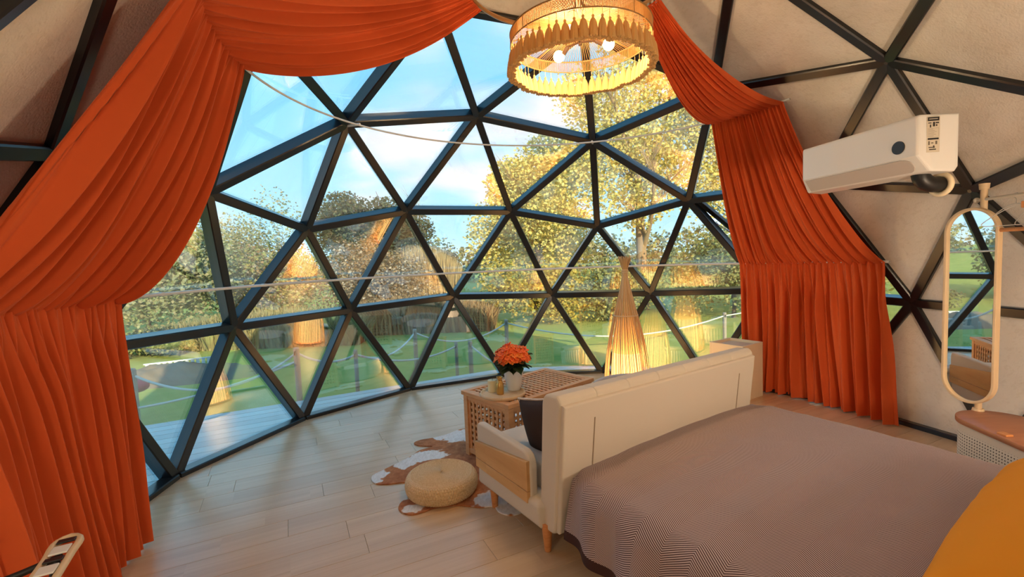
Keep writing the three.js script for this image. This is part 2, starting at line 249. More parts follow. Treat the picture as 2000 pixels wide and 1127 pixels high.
// ───────────────────────── curtains ─────────────────────────
function curtain(label, sec, nFolds, ph) {
  const t0 = thing('curtain', label, 'curtain');
  const NU = 420;
  const names = ['upper_swag', 'middle_swag', 'lower_drop'];
  sec.forEach((s, si) => {
    const NVv = si === 2 ? 70 : 80;
    const basep = (u, v) => { const a = s.from(u), b = s.to(u), p = a.clone().lerp(b, v), e = 4 * v * (1 - v), g = lerp(s.sag[0], s.sag[1], u); p.y -= g * e; if (s.pull) { const h = hypot(p.x, p.z) || 1; const k = lerp(s.pull[0], s.pull[1], u) * e; p.x -= p.x / h * k; p.z -= p.z / h * k; } return p; };
    const f = (u, v) => {
      const p = basep(u, v), du = basep(min(1, u + 0.004), v).sub(basep(max(0, u - 0.004), v)), dv = basep(u, min(1, v + 0.01)).sub(basep(u, max(0, v - 0.01)));
      const n = new THREE.Vector3().crossVectors(du, dv).normalize(); if (n.dot(p.clone().sub(CEN)) > 0) n.negate();
      const e = 4 * v * (1 - v), end = si === 2 ? smooth(0, 0.35, v) : pow(e, 0.6);
      const w = u + 0.012 * sin(v * 3.1 + u * 9 + ph) + 0.03 * (noise(u * 4 + ph, v * 1.2, 5) - 0.5) * end;
      const big = fold(w * (s.nf ?? nFolds) + ph, 1), mid2 = fold(w * (s.nf ?? nFolds) * 2.17 + ph * 1.7 + v * 0.5, 0.8), small = sin(2 * PI * (w * nFolds * 4.3 + 0.4 * noise(u * 14, v * 2, 8))) ;
      const a = s.amp;
      let d = a * (big * end * 0.62 + mid2 * (0.22 + 0.22 * end)) + 0.0085 * small * (1 - 0.72 * end) + a * 0.7 * (noise(u * 7 + ph, v * 1.6 + si * 5, 12) - 0.5) * end;
      if (u < 0.02 || u > 0.98) d *= 0.6;
      const r = p.addScaledVector(n, d + s.lift); if (si === 2) { r.y = max(0.012, r.y); }
      return [r.x, r.y, r.z, u * 2.2, v * s.len];
    };
    const g = grid(NU, NVv, f); mesh(names[si], g, M.curtain, t0);
  });
  return t0;
}
function fold(x, k) { const f = x - floor(x), h = hash(floor(x), 7), c = 0.38 + 0.24 * h; const t = f < c ? f / c : (1 - f) / (1 - c); return (t * t * (3 - 2 * t) * 2 - 1) * (0.55 + 0.45 * hash(floor(x), 3)) * k; }
const P3 = (a0, a1, r, h) => (u) => pol(lerp(a0, a1, u), r, h);
curtain('long orange curtain swagged down the left side of the window', [
  { from: P3(-61, -88, 0.66, 3.18), to: P3(-96, -124, 1.93, 2.65), sag: [0.17, 0.05], amp: 0.062, lift: 0.01, len: 1.6 },
  { from: P3(-96, -124, 1.93, 2.65), to: P3(-93.6, -121, 2.77, 1.35), sag: [0.28, 0.02], amp: 0.085, lift: 0.01, len: 1.7 },
  { from: P3(-93.6, -121, 2.77, 1.35), to: (u) => pol(lerp(-100, -122, u), lerp(2.57, 2.56, u), 0.02), sag: [0, 0], nf: 13, amp: 0.085, lift: 0.01, len: 1.35 },
], 9, 0.37);
curtain('long orange curtain swagged down the right side of the window', [
  { from: P3(53, 68, 0.66, 3.18), to: P3(47, 65.5, 1.93, 2.65), sag: [0.22, 0.14], amp: 0.045, lift: 0.01, len: 1.5 },
  { from: P3(47, 65.5, 1.93, 2.65), to: P3(45.2, 71.5, 2.79, 1.35), sag: [0.16, 0.2], amp: 0.065, lift: 0.01, len: 1.6 },
  { from: P3(45.2, 71.5, 2.79, 1.35), to: (u) => pol(lerp(45.5, 74.2, u), lerp(2.865, 2.75, u), 0.015), sag: [0, 0], amp: 0.098, lift: 0.01, len: 1.35 },
], 10, 1.71);

// ───────────────────────── fringed pendant lamp ─────────────────────────
{
  const lamp = thing('pendant_lamp', 'round string pendant lamp with a fringe of cream tassels', 'pendant lamp', [0.036, 0, 0]);
  const str = phy({ color: rgb(0.62, 0.34, 0.07), roughness: 0.8, transmission: 0.4, thickness: 0 }), tas = phy({ color: rgb(0.74, 0.47, 0.17), roughness: 0.95, transmission: 0.22, thickness: 0 }), wire = std({ color: rgb(0.35, 0.2, 0.07), roughness: 0.5 }), dark = std({ color: rgb(0.10, 0.05, 0.025), roughness: 0.5 });
  const r = 0.425, y1 = 2.855, y0 = 2.785, cy = 2.905;
  mesh('rim', at(new THREE.TorusGeometry(r, 0.005, 6, 90), 0, y1, 0, PI / 2), wire, lamp); mesh('rim', at(new THREE.TorusGeometry(r, 0.004, 6, 90), 0, y0, 0, PI / 2), wire, lamp);
  const s1 = [], s2 = []; for (let i = 0; i < 330; i++) { const a = i / 330 * 2 * PI + 0.002 * sin(i * 7), x = r * cos(a), z = r * sin(a); s1.push(stick(V(x, y0, z), V(x, y1, z), 0.0022, 0.0022, 4)); if (i % 2 === 0) s2.push(stick(V(x, y1, z), V(0.06 * cos(a), cy, 0.06 * sin(a)), 0.0022, 0.0016, 4)); }
  mesh('string_band', merge(s1), str, lamp).userData.kind = 'stuff'; mesh('string_canopy', merge(s2), str, lamp).userData.kind = 'stuff';
  for (let i = 0; i < 8; i++) { const a = i / 8 * 2 * PI + 0.2; mesh('spoke', merge([stick(V(r * cos(a), y1, r * sin(a)), V(0.05 * cos(a), cy, 0.05 * sin(a)), 0.003), stick(V(r * cos(a), y0, r * sin(a)), V(r * cos(a), y1, r * sin(a)), 0.003)]), wire, lamp); }
  mesh('hub', at(new THREE.CylinderGeometry(0.062, 0.062, 0.02, 24), 0, cy, 0), wire, lamp);
  mesh('rod', merge([stick(V(0, 2.78, 0), V(0, 3.44, 0), 0.011), at(new THREE.CylinderGeometry(0.05, 0.035, 0.04, 20), 0, 3.44, 0), at(new THREE.TorusGeometry(0.03, 0.004, 6, 20), -0.04, 2.96, 0)]), dark, lamp);
  const prof = [[0.001, 0.118], [0.006, 0.117], [0.0085, 0.111], [0.006, 0.104], [0.0075, 0.1], [0.014, 0.09], [0.020, 0.07], [0.0245, 0.04], [0.028, 0.004], [0.026, 0], [0.001, 0.002]];
  const tg = [0, 1, 2].map((k) => { const g = lathe(prof, 30), p = g.attributes.position; for (let i = 0; i < p.count; i++) { const x = p.getX(i), z = p.getZ(i), a = Math.atan2(z, x), y = p.getY(i), q = 1 + (y < 0.1 ? 0.09 * sin(a * 11 + k) + 0.05 * sin(a * 17 + k * 2) : 0); p.setXYZ(i, x * q, y + (y < 0.01 ? 0.003 * sin(a * 9 + k) : 0), z * q); } g.computeVertexNormals(); return g; });
  const cordg = new THREE.CylinderGeometry(0.0016, 0.0016, 0.045, 5); cordg.translate(0, 0.138, 0);
  const tassels = tg.map((g) => merge([g, cordg.clone()]));
  for (let i = 0; i < 56; i++) { const a = i / 56 * 2 * PI, o = mesh('tassel', tassels[i % 3], tas, lamp); o.position.set((r + rr(-0.004, 0.004)) * cos(a), 2.627 + rr(-0.006, 0.004), (r + rr(-0.004, 0.004)) * sin(a)); o.rotation.set(rr(-0.05, 0.05), rr(0, 6), rr(-0.05, 0.05)); }
  const glow = std({ color: rgb(1, 0.9, 0.7), emissive: rgb(1, 0.80, 0.48), emissiveIntensity: 2.2, roughness: 0.4 });
  for (const [x, y, z] of [[-0.09, 2.775, 0.19], [-0.12, 2.76, -0.10], [0.17, 2.77, 0.02]]) {
    const b = mesh('bulb', at(new THREE.SphereGeometry(0.036, 20, 14), x, y, z), glow, lamp), h = hypot(x, z);
    mesh('bulb_arm', merge([stick(V(0, 2.80, 0), V(x * 0.55, 2.80, z * 0.55), 0.007), stick(V(x * 0.55, 2.80, z * 0.55), V(x * (1 - 0.035 / h), y + 0.004, z * (1 - 0.035 / h)), 0.014)]), dark, lamp);
    const l = new THREE.PointLight(new THREE.Color(1, 0.70, 0.38), 0.85); l.position.set(x, y, z); l.castShadow = true; l.shadow.radius = 1; lamp.add(l);
  }
}

// ───────────────────────── air conditioner ─────────────────────────
{
  const ac = thing('air_conditioner', 'white wall mounted air conditioner with a black round display', 'air conditioner', [1.612, 0, 0.127], 0);
  ac.rotation.y = Math.atan2(0.119, 0.717) + PI / 2 + PI; // local x along its length, local z out of its face
  const len = 0.745, y0 = 1.862, y1 = 2.152;
  // side profile in (z = out, y)
  const pr = new THREE.Shape(); pr.moveTo(-0.2, y1); pr.lineTo(-0.02, y1); pr.quadraticCurveTo(0, y1, 0, y1 - 0.02); pr.lineTo(0, y0 + 0.085); pr.lineTo(-0.052, y0 + 0.008); pr.quadraticCurveTo(-0.058, y0, -0.07, y0); pr.lineTo(-0.18, y0 - 0.005); pr.lineTo(-0.2, y0 + 0.02); pr.closePath();
  const bg = extrude(pr, len - 0.016, 0.012, 4, 10); bg.rotateY(-PI / 2); bg.translate(len / 2 - 0.008, 0, 0);
  // rotateY(-90°): shape x -> z, extrude z -> -x
  { const p = bg.attributes.position; for (let i = 0; i < p.count; i++) if (abs(p.getX(i)) > len / 2 - 0.03) p.setX(i, p.getX(i) - Math.sign(p.getX(i)) * min(0.13, -p.getZ(i)) * -0.34); bg.computeVertexNormals(); }
  mesh('casing', bg, M.acBody, ac);
  const fp = new THREE.Shape(); const a = -len / 2 + 0.02, b = len / 2 - 0.06; fp.moveTo(a, 0); fp.lineTo(b, 0); fp.quadraticCurveTo(b + 0.035, 0.01, b + 0.02, 0.045); fp.quadraticCurveTo(b, 0.062, b - 0.04, 0.062); fp.lineTo(a, 0.062); fp.closePath();
  const fg = extrude(fp, 0.004, 0.001, 1, 8); fg.scale(1, 1.3, 1); fg.rotateX(0.594); fg.translate(0, y0 + 0.010, -0.050); mesh('air_flap', fg, M.acFlap, ac);
  mesh('display', at(new THREE.CylinderGeometry(0.034, 0.034, 0.006, 36), 0.278, y0 + 0.145, 0.002, PI / 2), M.blackGloss, ac);
  const cv = document.createElement('canvas'); cv.width = 96; cv.height = 320; const c = cv.getContext('2d'); c.fillStyle = '#cfc6b4'; c.fillRect(0, 0, 96, 320); c.fillStyle = '#151515'; c.fillRect(6, 6, 84, 34); c.fillStyle = '#b8b0a2'; c.fillRect(16, 18, 64, 8); c.fillStyle = '#2a2623'; c.fillRect(10, 54, 24, 8); c.fillRect(44, 50, 16, 40); c.fillRect(64, 52, 24, 12); c.fillRect(22, 72, 10, 26); c.fillRect(66, 72, 10, 16); c.fillStyle = '#8d8272'; for (let i = 0; i < 6; i++) c.fillRect(12, 112 + i * 12, 34 + (i * 13) % 30, 3); c.strokeStyle = '#6d6458'; c.strokeRect(8, 106, 80, 76); c.fillStyle = '#1b1b1b'; c.fillRect(8, 192, 80, 16); c.fillStyle = '#6a6054'; c.fillRect(12, 220, 12, 34); c.fillRect(64, 220, 14, 30); c.fillRect(34, 232, 16, 10); c.fillStyle = '#2c2824'; c.fillRect(16, 272, 46, 8); c.fillRect(48, 260, 10, 22); c.fillRect(20, 290, 50, 10);
  const lt = new THREE.CanvasTexture(cv); lt.colorSpace = THREE.SRGBColorSpace;
  mesh('energy_label', at(rbox(0.06, 0.18, 0.002, 0.0008, 1), len / 2 + 0.026, y0 + 0.185, -0.066, 0, PI / 2 - 0.328, 0), std({ map: lt, roughness: 0.5 }), ac);
  mesh('pipe', tube([V(0.29, y0 + 0.06, -0.12), V(0.295, y0 - 0.02, -0.13), V(0.30, y0 - 0.05, -0.17), V(0.305, y0 - 0.055, -0.24)], 0.042, 20, 14), M.black, ac);
  mesh('wall_collar', at(new THREE.TorusGeometry(0.052, 0.014, 10, 30), 0.305, y0 - 0.055, -0.24), M.cream, ac);
  mesh('mounting_plate', at(rbox(0.4, 0.16, 0.3, 0.01), -0.1, y0 + 0.15, -0.34), M.black, ac);
}

// ───────────────────────── sofa ─────────────────────────
const SOFA = [-0.592, 0, 0.203], STURN = Math.asin(0.549);
const sofaPt = (x, y, z) => [SOFA[0] + 0.836 * x + 0.549 * z, y, SOFA[2] - 0.549 * x + 0.836 * z];
{
  const s = thing('sofa', 'cream fabric sofa seen from behind, back turned to the bed', 'sofa', SOFA, STURN), W = 1.66;
  for (const [x, z, dx, dz] of [[0.0, 0.0, -0.3, -0.4], [0.0, 0.52, -0.3, 0.4], [W - 0.04, 0.0, 0.3, -0.4], [W - 0.04, 0.52, 0.3, 0.4]]) { const g = lathe([[0.001, 0], [0.0165, 0], [0.018, 0.004], [0.029, 0.15], [0.001, 0.15]], 20); g.translate(x, 0, z); mesh('leg', g, M.leg, s); }
  const gather = (g, amp) => { const p = g.attributes.position; for (let i = 0; i < p.count; i++) { const x = p.getX(i), y = p.getY(i), z = p.getZ(i); p.setXYZ(i, x + amp * (noise(z * 40, y * 8, 3) - 0.5) + amp * 0.6 * sin(z * 90 + y * 20), y, z + amp * (noise(x * 40, y * 8, 4) - 0.5) + amp * 0.6 * sin(x * 90)); } g.computeVertexNormals(); return g; };
  mesh('seat_frame', gather(at(new RoundedBoxGeometry(W + 0.05, 0.15, 0.66, 10, 0.035), W / 2 - 0.015, 0.185, 0.20), 0.006), M.sofa, s);
  mesh('seat_cushion', at(new RoundedBoxGeometry(W - 0.12, 0.19, 0.56, 8, 0.045), W / 2, 0.325, 0.17), M.sofa, s);
  // back: a leaning pad with six tufted channels on its front and top
  const prof = (k) => { const sh = new THREE.Shape(); sh.moveTo(0.475, 0.15); sh.quadraticCurveTo(0.48, 0.115, 0.52, 0.115); sh.lineTo(0.575, 0.118); sh.quadraticCurveTo(0.605, 0.125, 0.608, 0.16); sh.lineTo(0.672, 0.775); sh.quadraticCurveTo(0.676, 0.822, 0.64, 0.834); sh.lineTo(0.565, 0.828); sh.quadraticCurveTo(0.53, 0.815, 0.525, 0.77); sh.closePath(); return sh; };
  const nC = 7, cw = W / nC;
  for (let i = 0; i < nC; i++) { const end = i === 0 || i === nC - 1; const g = extrude(prof(), cw - 0.022, 0.018, 4, 8); g.rotateY(-PI / 2); g.translate((i + 1) * cw - 0.018, 0, 0); mesh('back_channel', g, M.sofa, s); }
  const bp = extrude([[-0.012, 0.14], [W - 0.03, 0.14], [W - 0.03, 0.80], [-0.012, 0.80]], 0.012, 0.010, 3); bp.rotateX(0.103); bp.translate(0.008, -0.002, 0.592); mesh('back_panel', bp, M.sofa, s);
  const dart = std({ color: rgb(0.34, 0.25, 0.17), roughness: 1 });
  for (const x of [0.19, W - 0.20]) { mesh('dart_seam', merge([stick(V(x, 0.30, 0.6465), V(x + 0.004, 0.70, 0.688), 0.003, 0.003, 6)]), dart, s); }
  for (const [x, sg] of [[-0.03, -1], [W - 0.0, 1]]) {
    const arm = new THREE.Group(); arm.name = 'armrest'; s.add(arm);
    const pad = new THREE.Shape(); pad.moveTo(-0.13, 0.27); pad.lineTo(-0.135, 0.455); pad.quadraticCurveTo(-0.13, 0.505, -0.09, 0.50); pad.lineTo(0.36, 0.487); pad.quadraticCurveTo(0.432, 0.48, 0.434, 0.40); pad.lineTo(0.43, 0.25); pad.closePath();
    const g = extrude(pad, 0.022, 0.014, 4, 10); g.rotateY(-PI / 2); g.translate(x + (sg < 0 ? 0.034 : 0.0), 0, 0); mesh('arm_pad', g, M.sofa, arm);
    const brd = (pts) => { const q = extrude(pts, 0.018, 0.002, 1); q.rotateY(-PI / 2); q.translate(sg < 0 ? x : x + 0.018, 0, 0); return boxuv(q); };
    mesh('arm_board', brd([[-0.128, 0.282], [-0.13, 0.382], [0.425, 0.445], [0.425, 0.286]]), M.pine, arm);
    mesh('arm_board', brd([[-0.128, 0.224], [-0.128, 0.279], [0.425, 0.283], [0.42, 0.222]]), M.pine, arm);
    for (const [z, y] of [[-0.06, 0.272], [0.34, 0.262]]) mesh('screw', at(new THREE.CylinderGeometry(0.006, 0.006, 0.004, 12), x + sg * 0.018, y, z, 0, 0, PI / 2), M.brass, arm);
  }
  const cu = thing('scatter_cushion', 'dark brown cushion with pale patterned edge leaning on the sofa', 'cushion', sofaPt(0.165, 0.545, 0.315), STURN);
  cu.rotation.set(0.12, STURN - PI / 2 + 0.12, 0.22, 'YXZ');
  const pillow = (w, h, t, seg = 24) => { const g = grid(seg, seg, () => [0, 0, 0]), front = []; const side = (sg) => grid(seg, seg, (u, v) => { const x = u * 2 - 1, y = v * 2 - 1, k = pow(max(0, (1 - pow(abs(x), 2.4)) * (1 - pow(abs(y), 2.4))), 0.5), pin = 1 - 0.05 * (1 - abs(x * y)) ; const px = x * w / 2 * (1 - 0.06 * (1 - y * y) * abs(x)), py = y * h / 2 * (1 - 0.06 * (1 - x * x) * abs(y)); return [px, py, sg * t / 2 * k]; }); return [side(1), side(-1)]; };
  const edge = (w, h) => { const o = []; for (let k = 0; k < 4; k++) for (let i = 0; i < 16; i++) { const t = i / 8 - 1, [x, y] = [[t, -1], [1, t], [-t, 1], [-1, -t]][k]; o.push(V(x * w / 2 * (1 - 0.06 * (1 - y * y) * abs(x)), y * h / 2 * (1 - 0.06 * (1 - x * x) * abs(y)), 0)); } return o; };
  globalThis.__pillow = pillow; globalThis.__edge = edge;
  const [pf, pb] = pillow(0.34, 0.34, 0.14);
  mesh('cushion_back', pf, M.cushion, cu); mesh('cushion_front', pb, M.cushionFront, cu);
  mesh('piping', tube(edge(0.34, 0.34), 0.008, 128, 6, true), M.cushionFront, cu);
}

// ───────────────────────── lattice storage table and what stands on it ─────────────────────────
const TT = Math.asin(0.667), TL = 0.92, TW = 0.54;
const tc = [-0.494 + 0.745 * TL / 2 - 0.667 * TW / 2, 0, -0.164 - 0.667 * TL / 2 - 0.745 * TW / 2];
{
  const t = thing('storage_table', 'wooden lattice storage table holding the flower pot and tray', 'storage table', tc, TT), H = 0.5;
  const box = (n, w, h, d, x, y, z, p = t) => mesh(n, boxuv(at(rbox(w, h, d, 0.003, 1), x, y, z), 1, rr(0, 5), rr(0, 5)), M.acacia, p);
  const L2 = TL / 2, W2 = TW / 2;
  for (const [sx, sz] of [[-1, -1], [1, -1], [1, 1], [-1, 1]]) box('corner_post', 0.045, H - 0.03, 0.045, sx * (L2 - 0.03), (H - 0.03) / 2, sz * (W2 - 0.03));
  for (const sz of [-1, 1]) { box('rail', TL - 0.1, 0.035, 0.026, 0, 0.045, sz * (W2 - 0.025)); box('rail', TL - 0.1, 0.03, 0.026, 0, H - 0.045, sz * (W2 - 0.025)); box('rail', TL - 0.1, 0.026, 0.03, 0, 0.215, sz * (W2 - 0.025)); box('lid_rail', TL + 0.01, 0.03, 0.05, 0, H - 0.01, sz * (W2 - 0.02)); }
  for (const sx of [-1, 1]) { box('rail', 0.026, 0.035, TW - 0.1, sx * (L2 - 0.025), 0.045, 0); box('rail', 0.026, 0.03, TW - 0.1, sx * (L2 - 0.025), H - 0.045, 0); box('lid_rail', 0.05, 0.03, TW - 0.09, sx * (L2 - 0.02), H - 0.01, 0); }
  const vs = (n, w, h, d) => { const g = [0, 1, 2, 3].map((i) => boxuv(rbox(w, h, d, 0.0025, 1), 1, i * 1.3, i * 0.7)); return (x, y, z) => { const o = mesh(n, g[floor(rnd() * 4)], M.acacia, t); o.position.set(x, y, z); }; };
  const lo = 0.06, hi = H - 0.06, hh = hi - lo, sl = 0.021;
  const nx = 19, nz = 10, ny = 9;
  const vL = vs('slat', sl, hh + 0.02, 0.007), hL = vs('slat', TL - 0.1, sl, 0.007), vW = vs('slat', 0.007, hh + 0.02, sl), hW = vs('slat', 0.007, sl, TW - 0.1);
  for (const s of [-1, 1]) {
    for (let i = 0; i < nx; i++) vL(lerp(-L2 + 0.062, L2 - 0.062, i / (nx - 1)), (lo + hi) / 2, s * (W2 - 0.024));
    for (let j = 0; j < ny; j++) hL(0, lerp(lo + 0.012, hi - 0.012, j / (ny - 1)), s * (W2 - 0.030));
    for (let i = 0; i < nz; i++) vW(s * (L2 - 0.024), (lo + hi) / 2, lerp(-W2 + 0.062, W2 - 0.062, i / (nz - 1)));
    for (let j = 0; j < ny; j++) hW(s * (L2 - 0.030), lerp(lo + 0.012, hi - 0.012, j / (ny - 1)), 0);
  }
  const tL = vs('lid_slat', TL - 0.08, 0.007, sl), tW = vs('lid_slat', sl, 0.007, TW - 0.08);
  for (let i = 0; i < nx; i++) tW(lerp(-L2 + 0.055, L2 - 0.055, i / (nx - 1)), H - 0.003, 0);
  for (let j = 0; j < nz + 1; j++) tL(0, H - 0.009, lerp(-W2 + 0.055, W2 - 0.055, j / nz));
  mesh('lid_handle', boxuv(at(rbox(0.05, 0.02, 0.012, 0.003), 0.1, H - 0.012, W2 + 0.008)), M.walnut, t);
  const top = 0.501;
  const tr = tag(mesh('serving_tray', lathe([[0.001, 0], [0.15, 0], [0.163, 0.004], [0.168, 0.016], [0.164, 0.028], [0.156, 0.028], [0.15, 0.016], [0.001, 0.014]], 64), M.tray, scene), 'round pale wooden tray on the lattice table', 'tray'); tr.position.set(-0.535, top, -0.415);
  const cd = thing('candle', 'pale yellow pillar candle on the round tray', 'candle', [-0.612, top + 0.015, -0.472]);
  mesh('wax', lathe([[0.001, 0], [0.033, 0], [0.035, 0.003], [0.035, 0.082], [0.032, 0.087], [0.014, 0.083], [0.001, 0.082]], 32), M.wax, cd); mesh('wick', stick(V(0, 0.08, 0), V(0.002, 0.096, 0), 0.0012), M.black, cd);
  const bv = thing('bud_vase', 'small brass bud vase in front of the white pot', 'vase', [-0.553, top + 0.015, -0.395]);
  mesh('body', lathe([[0.001, 0], [0.024, 0], [0.027, 0.006], [0.026, 0.03], [0.028, 0.055], [0.026, 0.075], [0.018, 0.092], [0.015, 0.1], [0.016, 0.112], [0.023, 0.124], [0.024, 0.128], [0.019, 0.127], [0.012, 0.112], [0.010, 0.09], [0.001, 0.08]], 32), M.brass, bv);
  mesh('neck_band', at(new THREE.TorusGeometry(0.0165, 0.003, 8, 28), 0, 0.1, 0, PI / 2), M.brass, bv);
  const pt = thing('potted_flowers', 'orange flowers with dark leaves in a white pot', 'potted plant', [-0.452, top + 0.015, -0.50]);
  mesh('pot', lathe([[0.001, 0], [0.047, 0], [0.05, 0.003], [0.062, 0.06], [0.074, 0.135], [0.077, 0.155], [0.074, 0.158], [0.069, 0.154], [0.062, 0.11], [0.001, 0.105]], 44), M.ceramic, pt);
  mesh('soil', at(new THREE.CylinderGeometry(0.066, 0.063, 0.02, 24), 0, 0.128, 0), M.soil, pt);
  // leaves: folded ovals
  const leafG = [0, 1, 2].map((k) => grid(8, 6, (u, v) => { const l = 0.085 + k * 0.012, w = 0.034 * pow(sin(PI * clamp(v * 0.96 + 0.03)), 0.75) * (1 + 0.1 * sin(v * 22)), x = (u - 0.5) * 2; return [x * w, 0.012 * abs(x) - 0.045 * v * v, v * l]; }));
  for (let i = 0; i < 34; i++) { const a = i * 2.4, o = mesh('leaf', leafG[i % 3], M.leafDark, pt), e = rr(-0.1, 0.75); o.position.set(0.03 * sin(a), 0.16 + (i / 34) * 0.07, 0.03 * cos(a)); o.rotation.set(-e, a, 0, 'YXZ'); o.scale.setScalar(rr(0.8, 1.25)); }
  // blossoms: five open petals and a raised centre, in a loose dome
  const fg = [0, 1, 2].map((k) => { const l = []; for (let i = 0; i < 5; i++) { const g = grid(4, 4, (u, v) => { const x = (u - 0.5) * 2, w = 0.0125 * sin(PI * clamp(0.12 + v * 0.8)); return [x * w, 0.006 * v * (1 + k) * 0.6 - 0.004 * x * x, 0.003 + v * 0.023]; }); g.rotateY(i * 2 * PI / 5 + k); l.push(g); } const q = new THREE.SphereGeometry(0.005, 8, 6); q.translate(0, 0.004, 0); l.push(q); return merge(l); });
  let nf = 0; for (let i = 0; i < 150; i++) { const a = i * 2.39996, t1 = sqrt((i + 0.5) / 150), e = t1 * 1.35, rad = 0.122 + rr(-0.014, 0.014); const p = V(sin(e) * sin(a) * rad * 1.05, cos(e) * rad * 1.05 + 0.205, sin(e) * cos(a) * rad); const o = mesh('flower', fg[i % 3], i % 4 === 0 ? M.petalB : M.petal, pt); o.position.copy(p).add(V(-0.008, 0, 0)); const nrm = V(p.x, (p.y - 0.205) * 1.1, p.z).normalize().add(V(rr(-0.3, 0.3), rr(-0.1, 0.3), rr(-0.3, 0.3))).normalize(); o.quaternion.setFromUnitVectors(V(0, 1, 0), nrm); o.scale.setScalar(rr(0.85, 1.2)); nf++; }
  const st = []; for (let i = 0; i < 14; i++) { const a = i * 2.4, q = 0.04 + 0.05 * rnd(); st.push(stick(V(0.015 * sin(a), 0.13, 0.015 * cos(a)), V(q * sin(a), 0.24, q * cos(a)), 0.003, 0.002, 5)); } mesh('stems', merge(st), M.leafDark, pt);
}

// ───────────────────────── pouf and cowhide ─────────────────────────
{
  const p = thing('floor_pouf', 'round woven straw pouf lying on the cowhide rug', 'pouf', [-0.945, 0.009, -0.01]);
  const Rr = 0.225, H = 0.118, nr = 84;
  const side = (t) => { const a = t * PI; return [Rr - 0.028 + 0.032 * sin(a), H * (0.5 - 0.5 * cos(a))]; };
  const g1 = grid(nr * 8, 40, (u, v) => { const [r, y] = side(v), th = u * 2 * PI, row = v * 9, off = (floor(row) % 2) * 0.5, k = abs(sin(PI * (u * nr + off))), b = abs(sin(PI * row)); const d = 0.0075 * k * (0.4 + 0.6 * b); return [(r + d) * cos(th), y, (r + d) * sin(th), u * 4, v]; });
  mesh('woven_side', g1, M.straw, p);
  const g2 = grid(nr * 8, 60, (u, v) => { const th = u * 2 * PI + v * 1.1, r = 0.004 + v * (Rr - 0.03), row = v * 17, k = abs(sin(PI * (u * nr))), b = abs(sin(PI * row)); return [r * cos(th), H + 0.0055 * k * b * (0.3 + v) + 0.006 * cos(v * PI / 2) - 0.002 + 0.0, r * sin(th), u * 4, v * 2]; });
  mesh('woven_top', g2, M.straw, p); mesh('woven_base', at(new THREE.CylinderGeometry(Rr - 0.03, Rr - 0.03, 0.004, 48), 0, 0.003, 0), M.straw, p);
  mesh('rim_braid', at(new THREE.TorusGeometry(Rr - 0.026, 0.005, 8, 120), 0, H - 0.001, 0, PI / 2), M.straw, p);
  const o = [[-0.89, -1.1], [-0.95, -1.08], [-1.06, -0.97], [-1.16, -0.91], [-1.26, -0.875], [-1.30, -0.82], [-1.26, -0.765], [-1.17, -0.74], [-1.13, -0.735], [-1.17, -0.70], [-1.22, -0.665], [-1.28, -0.54], [-1.35, -0.44], [-1.43, -0.33], [-1.475, -0.26], [-1.46, -0.19], [-1.41, -0.135], [-1.33, -0.125], [-1.22, -0.14], [-1.14, -0.1], [-1.10, 0.0], [-1.12, 0.08], [-1.175, 0.10], [-1.185, 0.18], [-1.15, 0.235], [-1.09, 0.265], [-1.02, 0.24], [-0.97, 0.205], [-0.87, 0.18], [-0.77, 0.19], [-0.68, 0.215], [-0.60, 0.21], [-0.57, 0.27], [-0.51, 0.31], [-0.45, 0.30], [-0.40, 0.24], [-0.36, 0.10], [-0.25, -0.02], [-0.08, -0.18], [0.1, -0.28], [0.2, -0.4], [0.14, -0.6], [0.1, -0.85], [0.14, -1.1], [0.1, -1.34], [0.02, -1.52], [-0.08, -1.5], [-0.14, -1.38], [-0.26, -1.36], [-0.40, -1.5], [-0.56, -1.62], [-0.66, -1.58], [-0.64, -1.42], [-0.6, -1.26], [-0.7, -1.12], [-0.8, -1.06]];
  const cur = new THREE.CatmullRomCurve3(o.map(([x, z]) => V(x, 0, z)), true, 'centripetal').getPoints(260), sh = new THREE.Shape(cur.map((q) => new THREE.Vector2(q.x, -q.z)));
  const hide = extrude(sh, 0.004, 0.002, 2); hide.rotateX(-PI / 2); hide.translate(0, 0.0025, 0);
  const uv = hide.attributes.uv, hp = hide.attributes.position; for (let i = 0; i < hp.count; i++) uv.setXY(i, (hp.getX(i) + 2) / 3, (hp.getZ(i) + 2) / 3);
  // hide colours by place on the skin: brown saddle, white legs, belly and flank
  const W = 900; const ht = tex(W, W, (u, v) => {
    const x = u * 3 - 2, z = v * 3 - 2, n = fbm(x * 9, z * 9, 81, 4), n2 = fbm(x * 30, z * 30, 83, 3), n3 = fbm(x * 120, z * 40, 85, 2);
    const g = (cx, cz, rx, rz = rx) => Math.exp(-(((x - cx) / rx) ** 2 + ((z - cz) / rz) ** 2));
    let w = 1.05 * g(-1.44, -0.22, 0.10, 0.12) + 1.1 * g(-0.92, -0.95, 0.27, 0.13) + 1.0 * g(-1.13, -0.55, 0.15, 0.09) + 0.75 * g(-1.27, -0.42, 0.08, 0.11) + 1.1 * g(-1.10, 0.2, 0.075, 0.06) + 1.15 * g(-0.66, 0.14, 0.11, 0.09) + 1.1 * g(-0.48, 0.25, 0.12, 0.1) + 1.0 * g(-0.63, -0.13, 0.05, 0.08) + 0.9 * g(-0.5, -0.9, 0.3, 0.2) + 1.3 * g(-0.25, -1.3, 0.45, 0.32) - 1.6 * g(-0.28, -1.28, 0.07, 0.055);
    w += (n - 0.5) * 1.0 + (n2 - 0.5) * 0.5; const m = smooth(0.42, 0.56, w);
    const br = mixc([206, 138, 88], [158, 92, 52], clamp(n2 * 1.3 - 0.2)), wh = mixc([240, 238, 236], [214, 208, 202], n3); return mixc(mixc(br, [120, 64, 36], 0.3 * n3), wh, m);
  });
